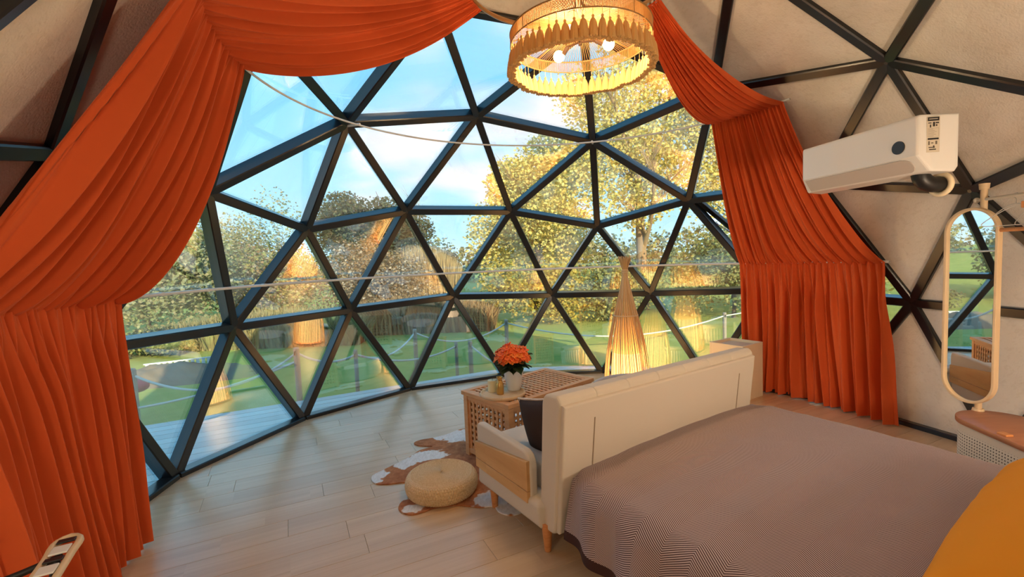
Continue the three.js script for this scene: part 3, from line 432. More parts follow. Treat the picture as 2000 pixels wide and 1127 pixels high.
  ht.wrapS = ht.wrapT = THREE.ClampToEdgeWrapping;
  tag(mesh('cowhide_rug', hide, std({ map: ht, roughness: 0.9, bumpMap: nTex(feltBump.clone(), false, 16, 16), bumpScale: 0.002 }), scene), 'brown and white cowhide rug under the pouf and the table', 'rug');
}

// ───────────────────────── bamboo floor lamp, cream box, ribbed armchair ─────────────────────────
{
  const l = thing('floor_lamp', 'tall tied bamboo cane floor lamp glowing by the window', 'floor lamp', [0.74, 0, -1.88]);
  const cane = [0, 1, 2].map((k) => phy({ color: rgb(...[[0.66, 0.42, 0.19], [0.58, 0.35, 0.15], [0.74, 0.52, 0.28]][k]), roughness: 0.6 }));
  const prof = [[0, 0.235], [0.25, 0.225], [0.5, 0.195], [0.75, 0.145], [0.95, 0.095], [1.15, 0.05], [1.3, 0.024], [1.36, 0.026], [1.42, 0.045], [1.47, 0.062]];
  for (let i = 0; i < 72; i++) { const a = i / 72 * 2 * PI + rr(-0.02, 0.02), sp = rr(0.92, 1.05), top = rr(-0.03, 0.01); const pts = prof.map(([y, r]) => V(r * sp * cos(a + 0.15 * y), y + (y > 1.4 ? top : 0) , r * sp * sin(a + 0.15 * y))); mesh('cane', tube(pts, 0.0036, 22, 5), cane[i % 3], l); }
  for (const [y, r] of [[0.03, 0.232], [0.86, 0.122], [1.31, 0.03], [1.33, 0.03]]) mesh('binding', at(new THREE.TorusGeometry(r, y > 1.3 ? 0.007 : 0.006, 8, 48), 0, y, 0, PI / 2), cane[2], l);
  const paper = std({ color: rgb(0.9, 0.75, 0.45), emissive: rgb(1.0, 0.62, 0.20), emissiveIntensity: 1.5, roughness: 0.8 });
  mesh('glowing_paper', lathe([[0.001, 0.03], [0.163, 0.03], [0.166, 0.06], [0.16, 0.25], [0.15, 0.46], [0.001, 0.47]], 36), paper, l);
  mesh('upper_paper', lathe([[0.15, 0.475], [0.12, 0.66], [0.085, 0.85]], 36), phy({ color: rgb(0.85, 0.62, 0.32), roughness: 0.9, transmission: 0.5, thickness: 0 }), l);
  mesh('foot', at(new THREE.CylinderGeometry(0.2, 0.21, 0.02, 40), 0, 0.01, 0), M.leg, l);
  { const p = new THREE.PointLight(new THREE.Color(1, 0.62, 0.26), 1.6); p.position.set(0, 0.26, 0); p.shadow.radius = 5; p.castShadow = true; l.add(p); }

  const b = thing('side_box', 'square cream box table behind the sofa before the right curtain', 'side table', [1.835, 0, -1.765], STURN), S = 0.36, H = 0.555, w = 0.018;
  for (const s of [-1, 1]) { mesh('side_panel', at(rbox(S, H, w, 0.003), 0, H / 2, s * (S / 2 - w / 2)), M.cream, b); mesh('side_panel', at(rbox(w, H, S - 2 * w, 0.003), s * (S / 2 - w / 2), H / 2, 0), M.cream, b); }
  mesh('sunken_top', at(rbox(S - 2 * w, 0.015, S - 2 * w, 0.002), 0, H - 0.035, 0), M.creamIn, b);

  const c = thing('ribbed_armchair', 'low round ribbed grey armchair behind the sofa, seen reflected in the panes', 'armchair', [0.58, 0, -1.27], STURN + 0.9);
  const rib = std({ color: rgb(0.55, 0.51, 0.46), roughness: 0.9 }), cush = std({ color: rgb(0.7, 0.69, 0.66), roughness: 0.95 });
  const shell = grid(72 * 6, 24, (u, v) => { const th = lerp(-PI * 0.3, PI * 1.3, u), r = 0.33 + 0.03 * sin(v * PI) + 0.007 * abs(sin(u * 48 * PI)); const top = 0.20 + 0.06 * pow(sin(clamp(u) * PI), 0.7); return [r * cos(th), 0.04 + v * top, r * sin(th)]; });
  mesh('ribbed_shell', shell, rib, c); mesh('ribbed_shell', grid(120, 12, (u, v) => { const th = lerp(-PI * 0.3, PI * 1.3, u), top = 0.20 + 0.06 * pow(sin(clamp(u) * PI), 0.7), r = 0.30; return [r * cos(th), 0.04 + v * top, r * sin(th)]; }), rib, c);
  mesh('shell_rim', tube(Array.from({ length: 40 }, (_, i) => { const u = i / 39, th = lerp(-PI * 0.3, PI * 1.3, u); return V(0.33 * cos(th), 0.04 + 0.20 + 0.06 * pow(sin(u * PI), 0.7), 0.33 * sin(th)); }), 0.034, 90, 10), rib, c);
  mesh('seat', lathe([[0.001, 0.15], [0.27, 0.15], [0.292, 0.17], [0.292, 0.20], [0.25, 0.235], [0.15, 0.25], [0.001, 0.255]], 40), cush, c); mesh('base', at(new THREE.CylinderGeometry(0.31, 0.3, 0.2, 40), 0, 0.11, 0), rib, c);
}

// two paper lanterns of the room, standing outside the frame
for (const [x, y, z, I, lb] of [[1.75, 1.02, 2.05, 5, 'round paper lantern lamp by the bed head, outside the frame'], [-1.45, 1.25, 2.75, 1.7, 'round paper lantern lamp left of the entrance, outside the frame']]) {
  const l = thing('lantern_lamp', lb, 'lamp', [x, 0, z]), pm = std({ color: rgb(0.9, 0.8, 0.6), emissive: rgb(1, 0.72, 0.40), emissiveIntensity: 1.6, roughness: 0.8 });
  mesh('paper_globe', at(new THREE.SphereGeometry(0.17, 28, 20), 0, y, 0), pm, l);
  mesh('stand', merge([stick(V(0, 0.02, 0), V(0, y - 0.165, 0), 0.012), at(new THREE.CylinderGeometry(0.14, 0.15, 0.02, 30), 0, 0.01, 0)]), M.leg, l);
  const p = new THREE.PointLight(new THREE.Color(1, 0.80, 0.58), I); p.position.set(0, y, 0); p.castShadow = true; p.shadow.radius = 7; l.add(p);
}

// ───────────────────────── bed ─────────────────────────
{
  const bd = thing('bed', 'low bed with pale mattress under the herringbone blanket', 'bed', SOFA, STURN);
  const x0 = -0.02, x1 = 1.70, z0 = 0.66, z1 = 2.72;
  mesh('bed_base', at(rbox(x1 - x0 - 0.3, 0.16, z1 - z0 - 0.2, 0.02), (x0 + x1) / 2, 0.10, (z0 + z1) / 2 + 0.06), M.mattress, bd);
  { const q = 0.24, sh = new THREE.Shape(); sh.moveTo(x0 + 0.03, z1); sh.lineTo(x0 + 0.03, z0 + 0.02 + q); sh.quadraticCurveTo(x0 + 0.03, z0 + 0.02, x0 + 0.03 + q, z0 + 0.02); sh.lineTo(x1 - q, z0 + 0.02); sh.quadraticCurveTo(x1 - 0.01, z0 + 0.02, x1 - 0.01, z0 + 0.02 + q); sh.lineTo(x1 - 0.01, z1); sh.closePath();
    const g = extrude(sh, 0.16, 0.05, 4, 10); g.rotateX(PI / 2); g.translate(0, 0.375, 0); mesh('mattress', g, M.mattress, bd); }
  // herringbone: columns along the bed's width, threads on the slant
  const hb = tex(512, 512, (u, v, x, y) => { // one repeat = two columns, 0.23 m square
    const col = v < 0.5 ? v * 2 : 2 - v * 2, ph = (u * 28 + col * 8) % 1, s = smooth(0.36, 0.46, ph) * (1 - smooth(0.86, 0.96, ph)), n = hash(x >> 1, y >> 1, 4) * 0.25; return mixc([84, 61, 62], [206, 188, 190], clamp(s - n * 0.5 + 0.08)); });
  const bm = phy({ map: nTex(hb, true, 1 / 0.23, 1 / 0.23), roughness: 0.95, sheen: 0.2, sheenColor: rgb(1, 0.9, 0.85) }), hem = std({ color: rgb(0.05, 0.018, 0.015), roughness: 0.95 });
  const bl = thing('blanket', 'brown herringbone blanket spread over the bed', 'blanket', SOFA, STURN);
  const top = 0.462, r = 0.075, drop = 0.37, wx = x1 - x0, xs = wx + 2 * drop;
  const prof = (s) => { // s metres across, 0 = left hem. returns [x,y,nx,ny]
    const a = r * PI / 2, flat = wx - 2 * r + 0.03, side = drop - a;
    const L = 2 * side + 2 * a + flat;
    if (s < side) return [x0 - 0.015, top - r - (side - s), -1, 0]; s -= side;
    if (s < a) { const t = s / r; return [x0 - 0.015 + r - r * cos(t), top - r + r * sin(t), -cos(t), sin(t)]; } s -= a;
    if (s < flat) return [x0 - 0.015 + r + s, top, 0, 1]; s -= flat;
    if (s < a) { const t = s / r; return [x1 + 0.015 - r + r * sin(t), top - r + r * cos(t), sin(t), cos(t)]; } s -= a; return [x1 + 0.015, top - r - s, 1, 0]; };
  const total = 2 * (drop - r * PI / 2) + 2 * (r * PI / 2) + wx - 2 * r + 0.03;
  const surf = (s, z) => { const [x, y, nx, ny] = prof(s); const n = fbm(x * 2.2 + 5, z * 2.2, 91, 3) - 0.5, w = fbm(x * 1.2, z * 7, 95, 3) - 0.5, sideK = abs(nx);
    const crown = ny > 0.9 ? 0.045 * sin(clamp((x - x0) / wx) * PI) : 0, ends = smooth(z0, z0 + 0.14, z);
    let d = 0.03 * n + 0.012 * w + crown * 0.7 + sideK * (0.03 * sin(z * 11 + 1) + 0.02 * sin(z * 23)) * clamp((top - y) / 0.3);
    const fray = (1 - ends) * 0.02; const yy = y + ny * d - fray * (ny > 0.5 ? 1 : 0.2), xx = x + nx * d + sideK * nx * 0.035 * clamp((top - y) / 0.34) + 0.135 * pow(1 - smooth(z0 - 0.1, z0 + 0.26, z), 1.2) * clamp(1 - (x - x0) / 0.6);
    return [xx, max(0.03, yy), z + 0.0 + 0.01 * n]; };
  const g = grid(150, 150, (u, v) => { const s = 0.045 + u * (total - 0.09), z = lerp(z0 - 0.005, z1 + 0.02, v), p = surf(s, z); return [p[0], p[1], p[2], s, z]; });
  mesh('woven_field', g, bm, bl);
  for (const [a, b] of [[0, 0.046], [total - 0.046, total]]) mesh('dark_hem', grid(4, 150, (u, v) => { const s = lerp(a, b, u), z = lerp(z0 - 0.006, z1 + 0.02, v), p = surf(s, z); return [p[0], p[1], p[2]]; }), hem, bl);
  // front drop, between mattress and sofa back
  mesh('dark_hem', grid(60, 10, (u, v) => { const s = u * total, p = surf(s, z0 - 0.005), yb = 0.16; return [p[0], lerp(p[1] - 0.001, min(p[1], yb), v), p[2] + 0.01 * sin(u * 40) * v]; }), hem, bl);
  const pl = thing('pillow', 'large mustard orange pillow in the lower right corner on the bed', 'pillow', sofaPt(0.80, 0.645, 2.20), STURN + PI);
  pl.rotation.set(-1.2, STURN + PI, 0.0, 'YXZ');
  const [a, b] = globalThis.__pillow(1.2, 0.62, 0.33, 40);
  for (const q of [a, b]) { const p = q.attributes.position; for (let i = 0; i < p.count; i++) p.setZ(i, p.getZ(i) + 0.018 * (fbm(p.getX(i) * 6, p.getY(i) * 6, 5, 3) - 0.5)); q.computeVertexNormals(); }
  mesh('front_cover', a, M.orangePillow, pl); mesh('back_cover', b, M.orangePillow, pl);
  mesh('seam', tube(globalThis.__edge(1.2, 0.62), 0.006, 160, 6, true), M.orangePillow, pl);
}

// ───────────────────────── vanity bench with mirror and clothes rail ─────────────────────────
{
  const t = thing('mirror_bench', 'oval walnut topped bench with tall framed mirror by the right wall', 'storage bench', [0, 0, 0]);
  const C1 = V(2.30, 0, 0.36), ax = V(-0.148, 0, 0.989), cap = (r, len) => { const s = new THREE.Shape(), n = V(0.989, 0, 0.148); const pts = []; for (let i = 0; i <= 24; i++) { const a = PI / 2 + i / 24 * PI; pts.push([r * cos(a), r * sin(a)]); } for (let i = 0; i <= 24; i++) { const a = -PI / 2 + i / 24 * PI; pts.push([len + r * cos(a), r * sin(a)]); } return new THREE.Shape(pts.map(([x, y]) => new THREE.Vector2(x, y))); };
  const basis = new THREE.Matrix4().makeBasis(ax, V(0.989, 0, 0.148), V(0, 1, 0)); // shape x along the bench, y to the wall, extrude up
  const put = (g, y) => { g.applyMatrix4(basis); g.translate(C1.x, y, C1.z); return g; };
  const flip = (g) => toCreasedNormals(g, 0.6);
  mesh('bench_top', boxuv(flip(put(extrude(cap(0.19, 0.72), 0.022, 0.004, 2, 8), 0.448))), M.walnut, t);
  const cane = tex(64, 64, (u, v) => { const a = (u * 2) % 1 - 0.5, b = (v * 2) % 1 - 0.5; return a * a + b * b < 0.05 ? [70, 62, 52] : [226, 220, 206]; });
  const side = []; const r = 0.178, len = 0.72; const per = []; for (let i = 0; i <= 24; i++) { const a = PI / 2 + i / 24 * PI; per.push([r * cos(a), r * sin(a)]); } for (let i = 0; i <= 24; i++) { const a = -PI / 2 + i / 24 * PI; per.push([len + r * cos(a), r * sin(a)]); } per.push(per[0]);
  const cum = [0]; for (let i = 1; i < per.length; i++) cum.push(cum[i - 1] + hypot(per[i][0] - per[i - 1][0], per[i][1] - per[i - 1][1]));
  const wallOf = (y0, y1, s) => grid(per.length - 1, 1, (u, v) => { const i = Math.round(u * (per.length - 1)), q = V(per[i][0] * s, lerp(y0, y1, v), per[i][1] * s); return [C1.x + ax.x * q.x + 0.989 * q.z, q.y, C1.z + ax.z * q.x + 0.148 * q.z, cum[i], q.y]; });
  mesh('cane_side', wallOf(0.05, 0.40, 1), std({ map: nTex(cane, true, 1 / 0.034, 1 / 0.034), roughness: 0.7 }), t);
  mesh('top_band', wallOf(0.398, 0.45, 1.004), M.creamMetal, t); mesh('bottom_band', wallOf(0.02, 0.055, 1.004), M.creamMetal, t);
  mesh('inner_box', flip(put(extrude(cap(0.172, 0.72), 0.4, 0), 0.04)), M.white, t);
  mesh('lid_tab', at(rbox(0.04, 0.012, 0.05, 0.004), 2.115, 0.478, 0.55), M.leg, t);
  const P = V(2.345, 0, 0.185), P2 = V(2.23, 0, 0.98);
  mesh('pole', merge([stick(V(P.x, 0.47, P.z), V(P.x, 1.80, P.z), 0.0165, 0.0165, 16), at(new THREE.CylinderGeometry(0.025, 0.022, 0.035, 18), P.x, 1.81, P.z), at(new THREE.CylinderGeometry(0.026, 0.03, 0.02, 18), P.x, 0.478, P.z)]), M.paleWood, t);
  mesh('pole', merge([stick(V(P2.x, 0.47, P2.z), V(P2.x, 1.80, P2.z), 0.0165, 0.0165, 16), at(new THREE.CylinderGeometry(0.025, 0.022, 0.035, 18), P2.x, 1.81, P2.z)]), M.paleWood, t);
  const dir = P2.clone().sub(P).normalize();
  mesh('top_rail', merge([stick(V(P.x - 0.0, 1.735, P.z).addScaledVector(dir, -0.05), V(P2.x, 1.735, P2.z).addScaledVector(dir, 0.05), 0.009, 0.009, 12), at(new THREE.SphereGeometry(0.016, 14, 10), P.x - dir.x * 0.05, 1.735, P.z - dir.z * 0.05)]), M.creamMetal, t);
  const wr = V(P.x - 0.06, 1.55, P.z - 0.10), wr2 = V(P2.x - 0.03, 1.55, P2.z);
  // mirror: pill frame facing the room
  const mw = 0.285, mh = 1.17, mr = mw / 2, pill = (w, h) => { const s = new THREE.Shape(), q = w / 2; s.moveTo(q, -h / 2 + q); s.lineTo(q, h / 2 - q); s.absarc(0, h / 2 - q, q, 0, PI); s.lineTo(-q, -h / 2 + q); s.absarc(0, -h / 2 + q, q, PI, 2 * PI); return s; };
  const fr = pill(mw, mh); fr.holes.push(new THREE.Path(pill(mw - 0.03, mh - 0.03).getPoints(30).reverse()));
  const mg = new THREE.Group(); mg.name = 'mirror'; t.add(mg); mg.position.set(2.295, 1.105, 0.17); mg.rotation.y = Math.atan2(-0.990, 0.139); mg.rotation.z = 0;
  const fgm = extrude(fr, 0.028, 0.003, 2, 30); fgm.translate(0, 0, -0.014); mesh('mirror_frame', fgm, M.paleWood, mg);
  const gl = extrude(pill(mw - 0.028, mh - 0.028), 0.004, 0, 1, 30); gl.translate(0, 0, -0.002); mesh('mirror_glass', gl, M.mirror, mg);
  const bk = extrude(pill(mw - 0.01, mh - 0.01), 0.004, 0, 1, 30); bk.translate(0, 0, -0.016); mesh('mirror_back', bk, M.paleWood, mg);
  // clothes hangers on the top rail
  const wire = std({ color: rgb(0.72, 0.7, 0.66), roughness: 0.4, metalness: 0.3 });
  [[0.20, 0.5, 'wire clothes hanger on the rail nearest the mirror'], [0.27, 0.9, 'wire clothes hanger second from the mirror on the rail'], [0.33, 0.25, 'wire clothes hanger farthest from the mirror on the rail']].forEach(([k, tw, lb], i) => {
    const h = thing('clothes_hanger', lb, 'hanger', [P.x + dir.x * k, 1.735, P.z + dir.z * k], Math.atan2(dir.x, dir.z) + tw - 0.5 + PI / 2, 'wire hangers on the clothes rail');
    mesh('wire_frame', merge([tube([V(0, -0.045, 0), V(0.19, -0.14, 0), V(0.2, -0.155, 0), V(0.185, -0.16, 0), V(0, -0.16, 0), V(-0.185, -0.16, 0), V(-0.2, -0.155, 0), V(-0.19, -0.14, 0)], 0.0022, 80, 6, true)]), wire, h);
    mesh('hook', tube([V(0, -0.045, 0), V(0, -0.02, 0), V(0.013, -0.007, 0), V(0.009, 0.009, 0), V(-0.004, 0.0125, 0), V(-0.012, 0.006, 0)], 0.0022, 30, 6), wire, h);
    if (i === 1) mesh('cedar_block', at(rbox(0.05, 0.035, 0.02, 0.003), 0.0, -0.055, 0), M.leg, h);
  });
  mesh('lower_rail', stick(V(P.x - 0.012, 1.55, P.z + 0.02), wr2, 0.011, 0.011, 12), M.leg, t);
}

// ───────────────────────── folding chair in the lower left corner ─────────────────────────
{
  const c = thing('folding_chair', 'wooden folding chair arm with black and white strap, lower left corner', 'chair', [-1.905, 0, 1.50], 0);
  const D = V(0.107, 0, 0.198).normalize(), S = V(-D.z, 0, D.x); // D towards the lower frame edge, S to the left
  const pt = (d, s, y) => V(D.x * d + S.x * s, y, D.z * d + S.z * s);
  for (const s of [0, 0.52]) {
    const arm = new THREE.Group(); arm.name = 'arm'; c.add(arm);
    const e = 0.03; mesh('arm_rod', tube([pt(0.5, s - e, 0.6), pt(0.0, s - e, 0.615), pt(-0.085, s - e, 0.62), pt(-0.112, s, 0.621), pt(-0.085, s + e, 0.62), pt(0.0, s + e, 0.615), pt(0.5, s + e, 0.6)], 0.011, 70, 10), M.paleWood, arm);
    for (let i = 0; i < 9; i++) { const d = -0.075 + i * 0.055, dark = i % 2 === 0, len = dark ? 0.024 : 0.05; const g = rbox(0.046, 0.006, len, 0.002); g.applyMatrix4(new THREE.Matrix4().makeBasis(S.clone().negate(), V(0, 1, 0), D)); const q = pt(d + (dark ? 0 : 0), s, 0.626 - d * 0.025); g.translate(q.x, q.y, q.z); mesh('strap_segment', g, dark ? M.black : M.white, arm); }
  }
  mesh('frame_bar', tube([pt(-0.02, -0.005, 0.605), pt(0.03, 0.14, 0.595), pt(0.05, 0.5, 0.60)], 0.011, 30, 8), M.black, c);
  for (const s of [0, 0.52]) { mesh('leg', stick(pt(0.02, s, 0.61), pt(0.42, s, 0.0), 0.012), M.black, c); mesh('leg', stick(pt(0.42, s, 0.6), pt(0.02, s, 0.0), 0.012), M.black, c); }
  mesh('seat_sling', grid(12, 8, (u, v) => { const q = pt(lerp(0.05, 0.45, u), lerp(0.02, 0.5, v), 0.36 - 0.06 * sin(v * PI)); return q.toArray(); }), M.black, c);
  mesh('stretcher', merge([stick(pt(0.05, 0, 0.36), pt(0.05, 0.52, 0.36), 0.01), stick(pt(0.45, 0, 0.36), pt(0.45, 0.52, 0.36), 0.01)]), M.black, c);
}

// ───────────────────────── outdoors: ground, deck, rope fence ─────────────────────────
const LY = -0.24;
const groundY = (x, z) => { const r = hypot(x, z); return LY - 0.0 + smooth(9, 30, r) * 0.35 * (noise(x * 0.09, z * 0.09, 2) - 0.3) + smooth(-14, -30, x) * smooth(16, 34, r) * 0.9; };
{
  const grassT = tex(512, 512, (u, v, x, y) => { const n = fbm(u * 24, v * 24, 101, 4, 24), f = hash(x, y, 6), q = fbm(u * 5, v * 5, 105, 3, 5); return mixc(mixc([168, 184, 78], [204, 208, 104], n), mixc([136, 164, 62], [216, 204, 122], q), 0.35 * f + 0.2); });
  const gm = std({ map: nTex(grassT, true, 0.35, 0.35), roughness: 1, bumpMap: nTex(feltBump.clone(), false, 3, 3), bumpScale: 0.03 });
  const g = grid(120, 120, (u, v) => { const a = (u * 2 - 1), b = (v * 2 - 1), x = Math.sign(a) * pow(abs(a), 1.7) * 90, z = Math.sign(b) * pow(abs(b), 1.7) * 90; return [x, groundY(x, z), z, x, z]; });
  const idx = g.index.array; for (let i = 0; i < idx.length; i += 3) { const t = idx[i + 1]; idx[i + 1] = idx[i + 2]; idx[i + 2] = t; } g.computeVertexNormals();
  tag(mesh('lawn', g, gm, scene), 'green lawn around the dome and its deck', 'lawn', null, 'structure');
  const deck = structure('deck'), dm = [0, 1, 2].map((k) => std({ color: rgb(...[[0.60, 0.56, 0.54], [0.55, 0.51, 0.49], [0.64, 0.60, 0.57]][k]), roughness: 0.6, bumpMap: nTex(oak.clone(), false, 0.4, 2), bumpScale: 0.002 }));
  const ang = -27 * RAD, ux = cos(ang), uz = sin(ang), top = -0.06;
  const inside = (x, z) => { const r = hypot(x, z); if (r < 2.98) return false; if (r < 3.56) return true; if (x > -1.9 || x < -7.5 || z > 2.2) return false; const e = -2.66 - (x + 2.2) * 0.462; return z > e; };
  for (let k = -26; k <= 26; k++) {
    const n = k * 0.147, runs = []; let cur = null;
    for (let t = -8; t <= 5; t += 0.02) { const hit = inside(t * ux - n * uz, t * uz + n * ux); if (hit && !cur) cur = [t, t]; if (hit) cur[1] = t; if (!hit && cur) { runs.push(cur); cur = null; } }
    for (const [t0, t1] of runs) { if (t1 - t0 < 0.08) continue;
      const end = (t, s, nn) => { let q = t; for (let i = 0; i < 60; i++) { if (inside(q * ux - nn * uz, q * uz + nn * ux)) break; q -= s * 0.01; } if (inside(q * ux - nn * uz, q * uz + nn * ux)) for (let i = 0; i < 60; i++) { if (!inside((q + s * 0.01) * ux - nn * uz, (q + s * 0.01) * uz + nn * ux)) break; q += s * 0.01; } return q; };
      const na = n - 0.068, nb = n + 0.068, P = [[end(t0, -1, na), na], [end(t1, 1, na), na], [end(t1, 1, nb), nb], [end(t0, -1, nb), nb]];
      if (P[1][0] - P[0][0] < 0.02 || P[2][0] - P[3][0] < 0.02) continue;
      const geo = extrude(P, 0.03, 0.002, 1), p = geo.attributes.position, uv = geo.attributes.uv; for (let i = 0; i < p.count; i++) { const t = p.getX(i), m = p.getY(i), z = p.getZ(i); uv.setXY(i, t, m); p.setXYZ(i, t * ux - m * uz, z + top - 0.032, t * uz + m * ux); }
      const ii = []; for (let i = 0; i < p.count; i += 3) ii.push(i, i + 2, i + 1); geo.setIndex(ii); const q = geo.toNonIndexed(); q.computeVertexNormals(); mesh('deck_board', q, dm[(k + 30) % 3], deck); }
  }
  { const u = extrude([[-7.4, 2.0], [-1.9, 2.0], [-1.9, -2.7], [-2.2, -2.62], [-7.4, -0.22]].map(([x, z]) => [x, -z]), 0.05, 0); u.rotateX(-PI / 2); u.translate(0, -0.17, 0); mesh('deck_underlay', u, M.black, deck); }
  mesh('deck_joists', at(new THREE.CylinderGeometry(3.5, 3.5, 0.1, 60), 0, -0.15, 0), M.black, deck);
  // rope posts: [x, z, base, height, radius]
  const pw = std({ color: rgb(0.34, 0.28, 0.24), roughness: 0.8 });
  const posts = { a: [-4.75, -2.19, 0.53, 0.055, 'thick rope post at the far left of the deck by the red ornament'], b: [-3.0, -2.45, 0.65, 0.034, 'tall rope post at the deck edge left of the lattice table'], c: [-2.45, -2.86, 0.52, 0.026, 'thin rope post at the deck edge between two window bars'], d: [-2.02, -4.40, 0.53, 0.034, 'rope post on the lawn in the middle of the window'], e: [-1.30, -3.85, 0.39, 0.026, 'left one of the close pair of dark rope posts'], f: [-1.10, -3.95, 0.38, 0.034, 'right one of the close pair of dark rope posts'], g: [-0.56, -4.9, 0.56, 0.034, 'rope post on the lawn just left above the orange flowers'], h: [3.45, -5.5, 0.45, 0.034, 'rope post beside the right curtain above the cream box'] };
  const tops = {};
  for (const k in posts) { const [x, z, h, r, lb] = posts[k], p = thing('rope_post', lb, 'post', [x, LY, z]); mesh('shaft', lathe([[0.001, -0.05], [r, -0.05], [r, h + 0.12], [r * 0.85, h + 0.14], [0.001, h + 0.145]], 14), pw, p); mesh('rope_hook', at(new THREE.TorusGeometry(r * 0.6, 0.006, 6, 16), 0, h + 0.08, r, 0, PI / 2), M.black, p); tops[k] = V(x, LY + h + 0.08, z); }
  const ropes = [['a', 'b', 0.30, 'upper rope sagging from the thick left post'], ['b', 'c', 0.10, 'short rope between the two left deck posts'], ['c', 'd', 0.18, 'rope running from the thin deck post to the middle lawn post'], ['d', 'g', 0.22, 'rope sagging behind the pair of dark posts'], ['c', 'e', 0.14, 'lower rope sagging left of the pair of dark posts'], ['g', 'h', 0.30, 'long rope sagging behind the bamboo lamp']];
  const rope = (A, B, sag, lb) => tag(mesh('rope', tube(Array.from({ length: 14 }, (_, i) => { const t = i / 13; return A.clone().lerp(B, t).add(V(0, -sag * 4 * t * (1 - t), 0)); }), 0.014, 50, 6), M.rope, scene), lb, 'rope');
  for (const [a, b, s, lb] of ropes) rope(tops[a], tops[b], s, lb);
  rope(tops.f, V(-0.55, -0.1, -3.6), 0.03, 'rope falling from the right dark post towards the deck');
  rope(tops.h, V(5.2, 0.75, -5.6), 0.08, 'rope rising behind the right curtain');
  rope(V(-4.7, -0.02, -2.2), tops.b.clone().add(V(0, -0.1, 0)), 0.06, 'lower rope rising from the red ornament to the tall post');
  const toy = thing('garden_ornament', 'red and white rounded garden ornament beside the thick rope post', 'ornament', [-5.1, LY, -2.5]);
  const red = std({ color: rgb(0.62, 0.05, 0.06), roughness: 0.5 }), wh = std({ color: rgb(0.8, 0.8, 0.82), roughness: 0.5 });
  const sph = (sx, sy, sz, x, y, z, m, n) => { const g = new THREE.SphereGeometry(1, 24, 16); g.scale(sx, sy, sz); mesh(n, at(g, x, y, z), m, toy); };
  sph(0.17, 0.085, 0.1, 0.12, 0.40, 0, red, 'red_head'); sph(0.075, 0.17, 0.07, 0.0, 0.18, 0.05, wh, 'white_body'); mesh('stem', stick(V(0, 0, 0), V(0.02, 0.4, 0), 0.03), wh, toy);
  // dark earth mound, pond railing far left
  const mound = tag(mesh('earth_mound', grid(40, 24, (u, v) => { const a = u * 2 - 1, b = v * 2 - 1, k = max(0, 1 - a * a) * max(0, 1 - b * b); return [-5.9 + a * 1.15 + b * 0.3, LY - 0.03 + 0.26 * k * (0.7 + 0.6 * noise(u * 12, v * 8, 6)), -4.5 + b * 0.55 - a * 0.4]; }), std({ color: rgb(0.20, 0.15, 0.11), roughness: 1 }), scene), 'bare brown earth mound on the lawn at far left', 'mound');
  const rail = thing('railing', 'small white railing far left beyond the earth mound', 'railing', [-6.25, LY, -5.1], 0.5);
  for (let i = 0; i < 14; i++) mesh('baluster', at(rbox(0.05, 0.14, 0.02, 0.004, 1), -0.52 + i * 0.08, 0.1, 0), wh, rail);
  mesh('handrail', at(rbox(1.14, 0.02, 0.03, 0.006), 0, 0.18, 0), wh, rail); mesh('bottom_rail', at(rbox(1.14, 0.02, 0.03, 0.006), 0, 0.03, 0), wh, rail);
}

// ───────────────────────── trees, bushes, reeds ─────────────────────────
const leafShape = (() => { const g = new THREE.BufferGeometry(); g.setAttribute('position', new THREE.Float32BufferAttribute([0, 0, -0.5, 0.36, 0.07, 0, 0, -0.05, 0.5, -0.36, 0.07, 0, 0, 0, 0], 3)); g.setIndex([0, 1, 4, 1, 2, 4, 2, 3, 4, 3, 0, 4]); g.computeVertexNormals(); return g; })();
const bladeShape = (() => { const g = new THREE.BufferGeometry(); g.setAttribute('position', new THREE.Float32BufferAttribute([-0.012, 0, 0, 0.012, 0, 0, 0.008, 0.6, 0.05, -0.008, 0.6, 0.05, 0.0, 1, 0.16], 3)); g.setIndex([0, 1, 2, 0, 2, 3, 3, 2, 4]); g.computeVertexNormals(); return g; })();
const leafMat = phy({ color: rgb(1, 1, 1), roughness: 0.65, transmission: 0.35, thickness: 0 }), bladeMat = phy({ color: rgb(1, 1, 1), roughness: 0.8, transmission: 0.3, thickness: 0 });
function foliage(parent, blobs, count, size, cols, shell = 0.45, name = 'foliage') {
  const im = new THREE.InstancedMesh(leafShape, leafMat, count), m = new THREE.Matrix4(), q = new THREE.Quaternion(), e = new THREE.Euler(), c = new THREE.Color();
  const vol = blobs.map((b) => b[3] * b[4] * b[5] ** 0.5), sum = vol.reduce((a, b) => a + b, 0);
  for (let i = 0; i < count; i++) {
    let w = rnd() * sum, k = 0; while (k < blobs.length - 1 && w > vol[k]) { w -= vol[k]; k++; } const [x, y, z, rx, ry, rz] = blobs[k];
    const th = rnd() * 2 * PI, cp = rnd() * 2 - 1, sp = sqrt(1 - cp * cp), r = pow(rnd(), shell) * (0.85 + 0.3 * noise(th * 3 + k, cp * 4, 31));
    const clump = 0.12 * sin(th * 7 + cp * 9 + k);
    e.set(rr(-1.4, 1.4), rnd() * 6.3, rr(-1, 1)); q.setFromEuler(e); const s = size * rr(0.6, 1.4);
    m.compose(V(x + rx * (r + clump) * sp * cos(th), y + ry * r * cp, z + rz * (r + clump) * sp * sin(th)), q, V(s, s, s)); im.setMatrixAt(i, m);
    const a = cols[floor(rnd() * cols.length)], j = rr(0.8, 1.2); c.setRGB(a[0] * j, a[1] * j, a[2] * j); im.setColorAt(i, c);
  }
  im.name = name; im.userData.kind = 'stuff'; im.castShadow = im.receiveShadow = true; parent.add(im); return im;
}
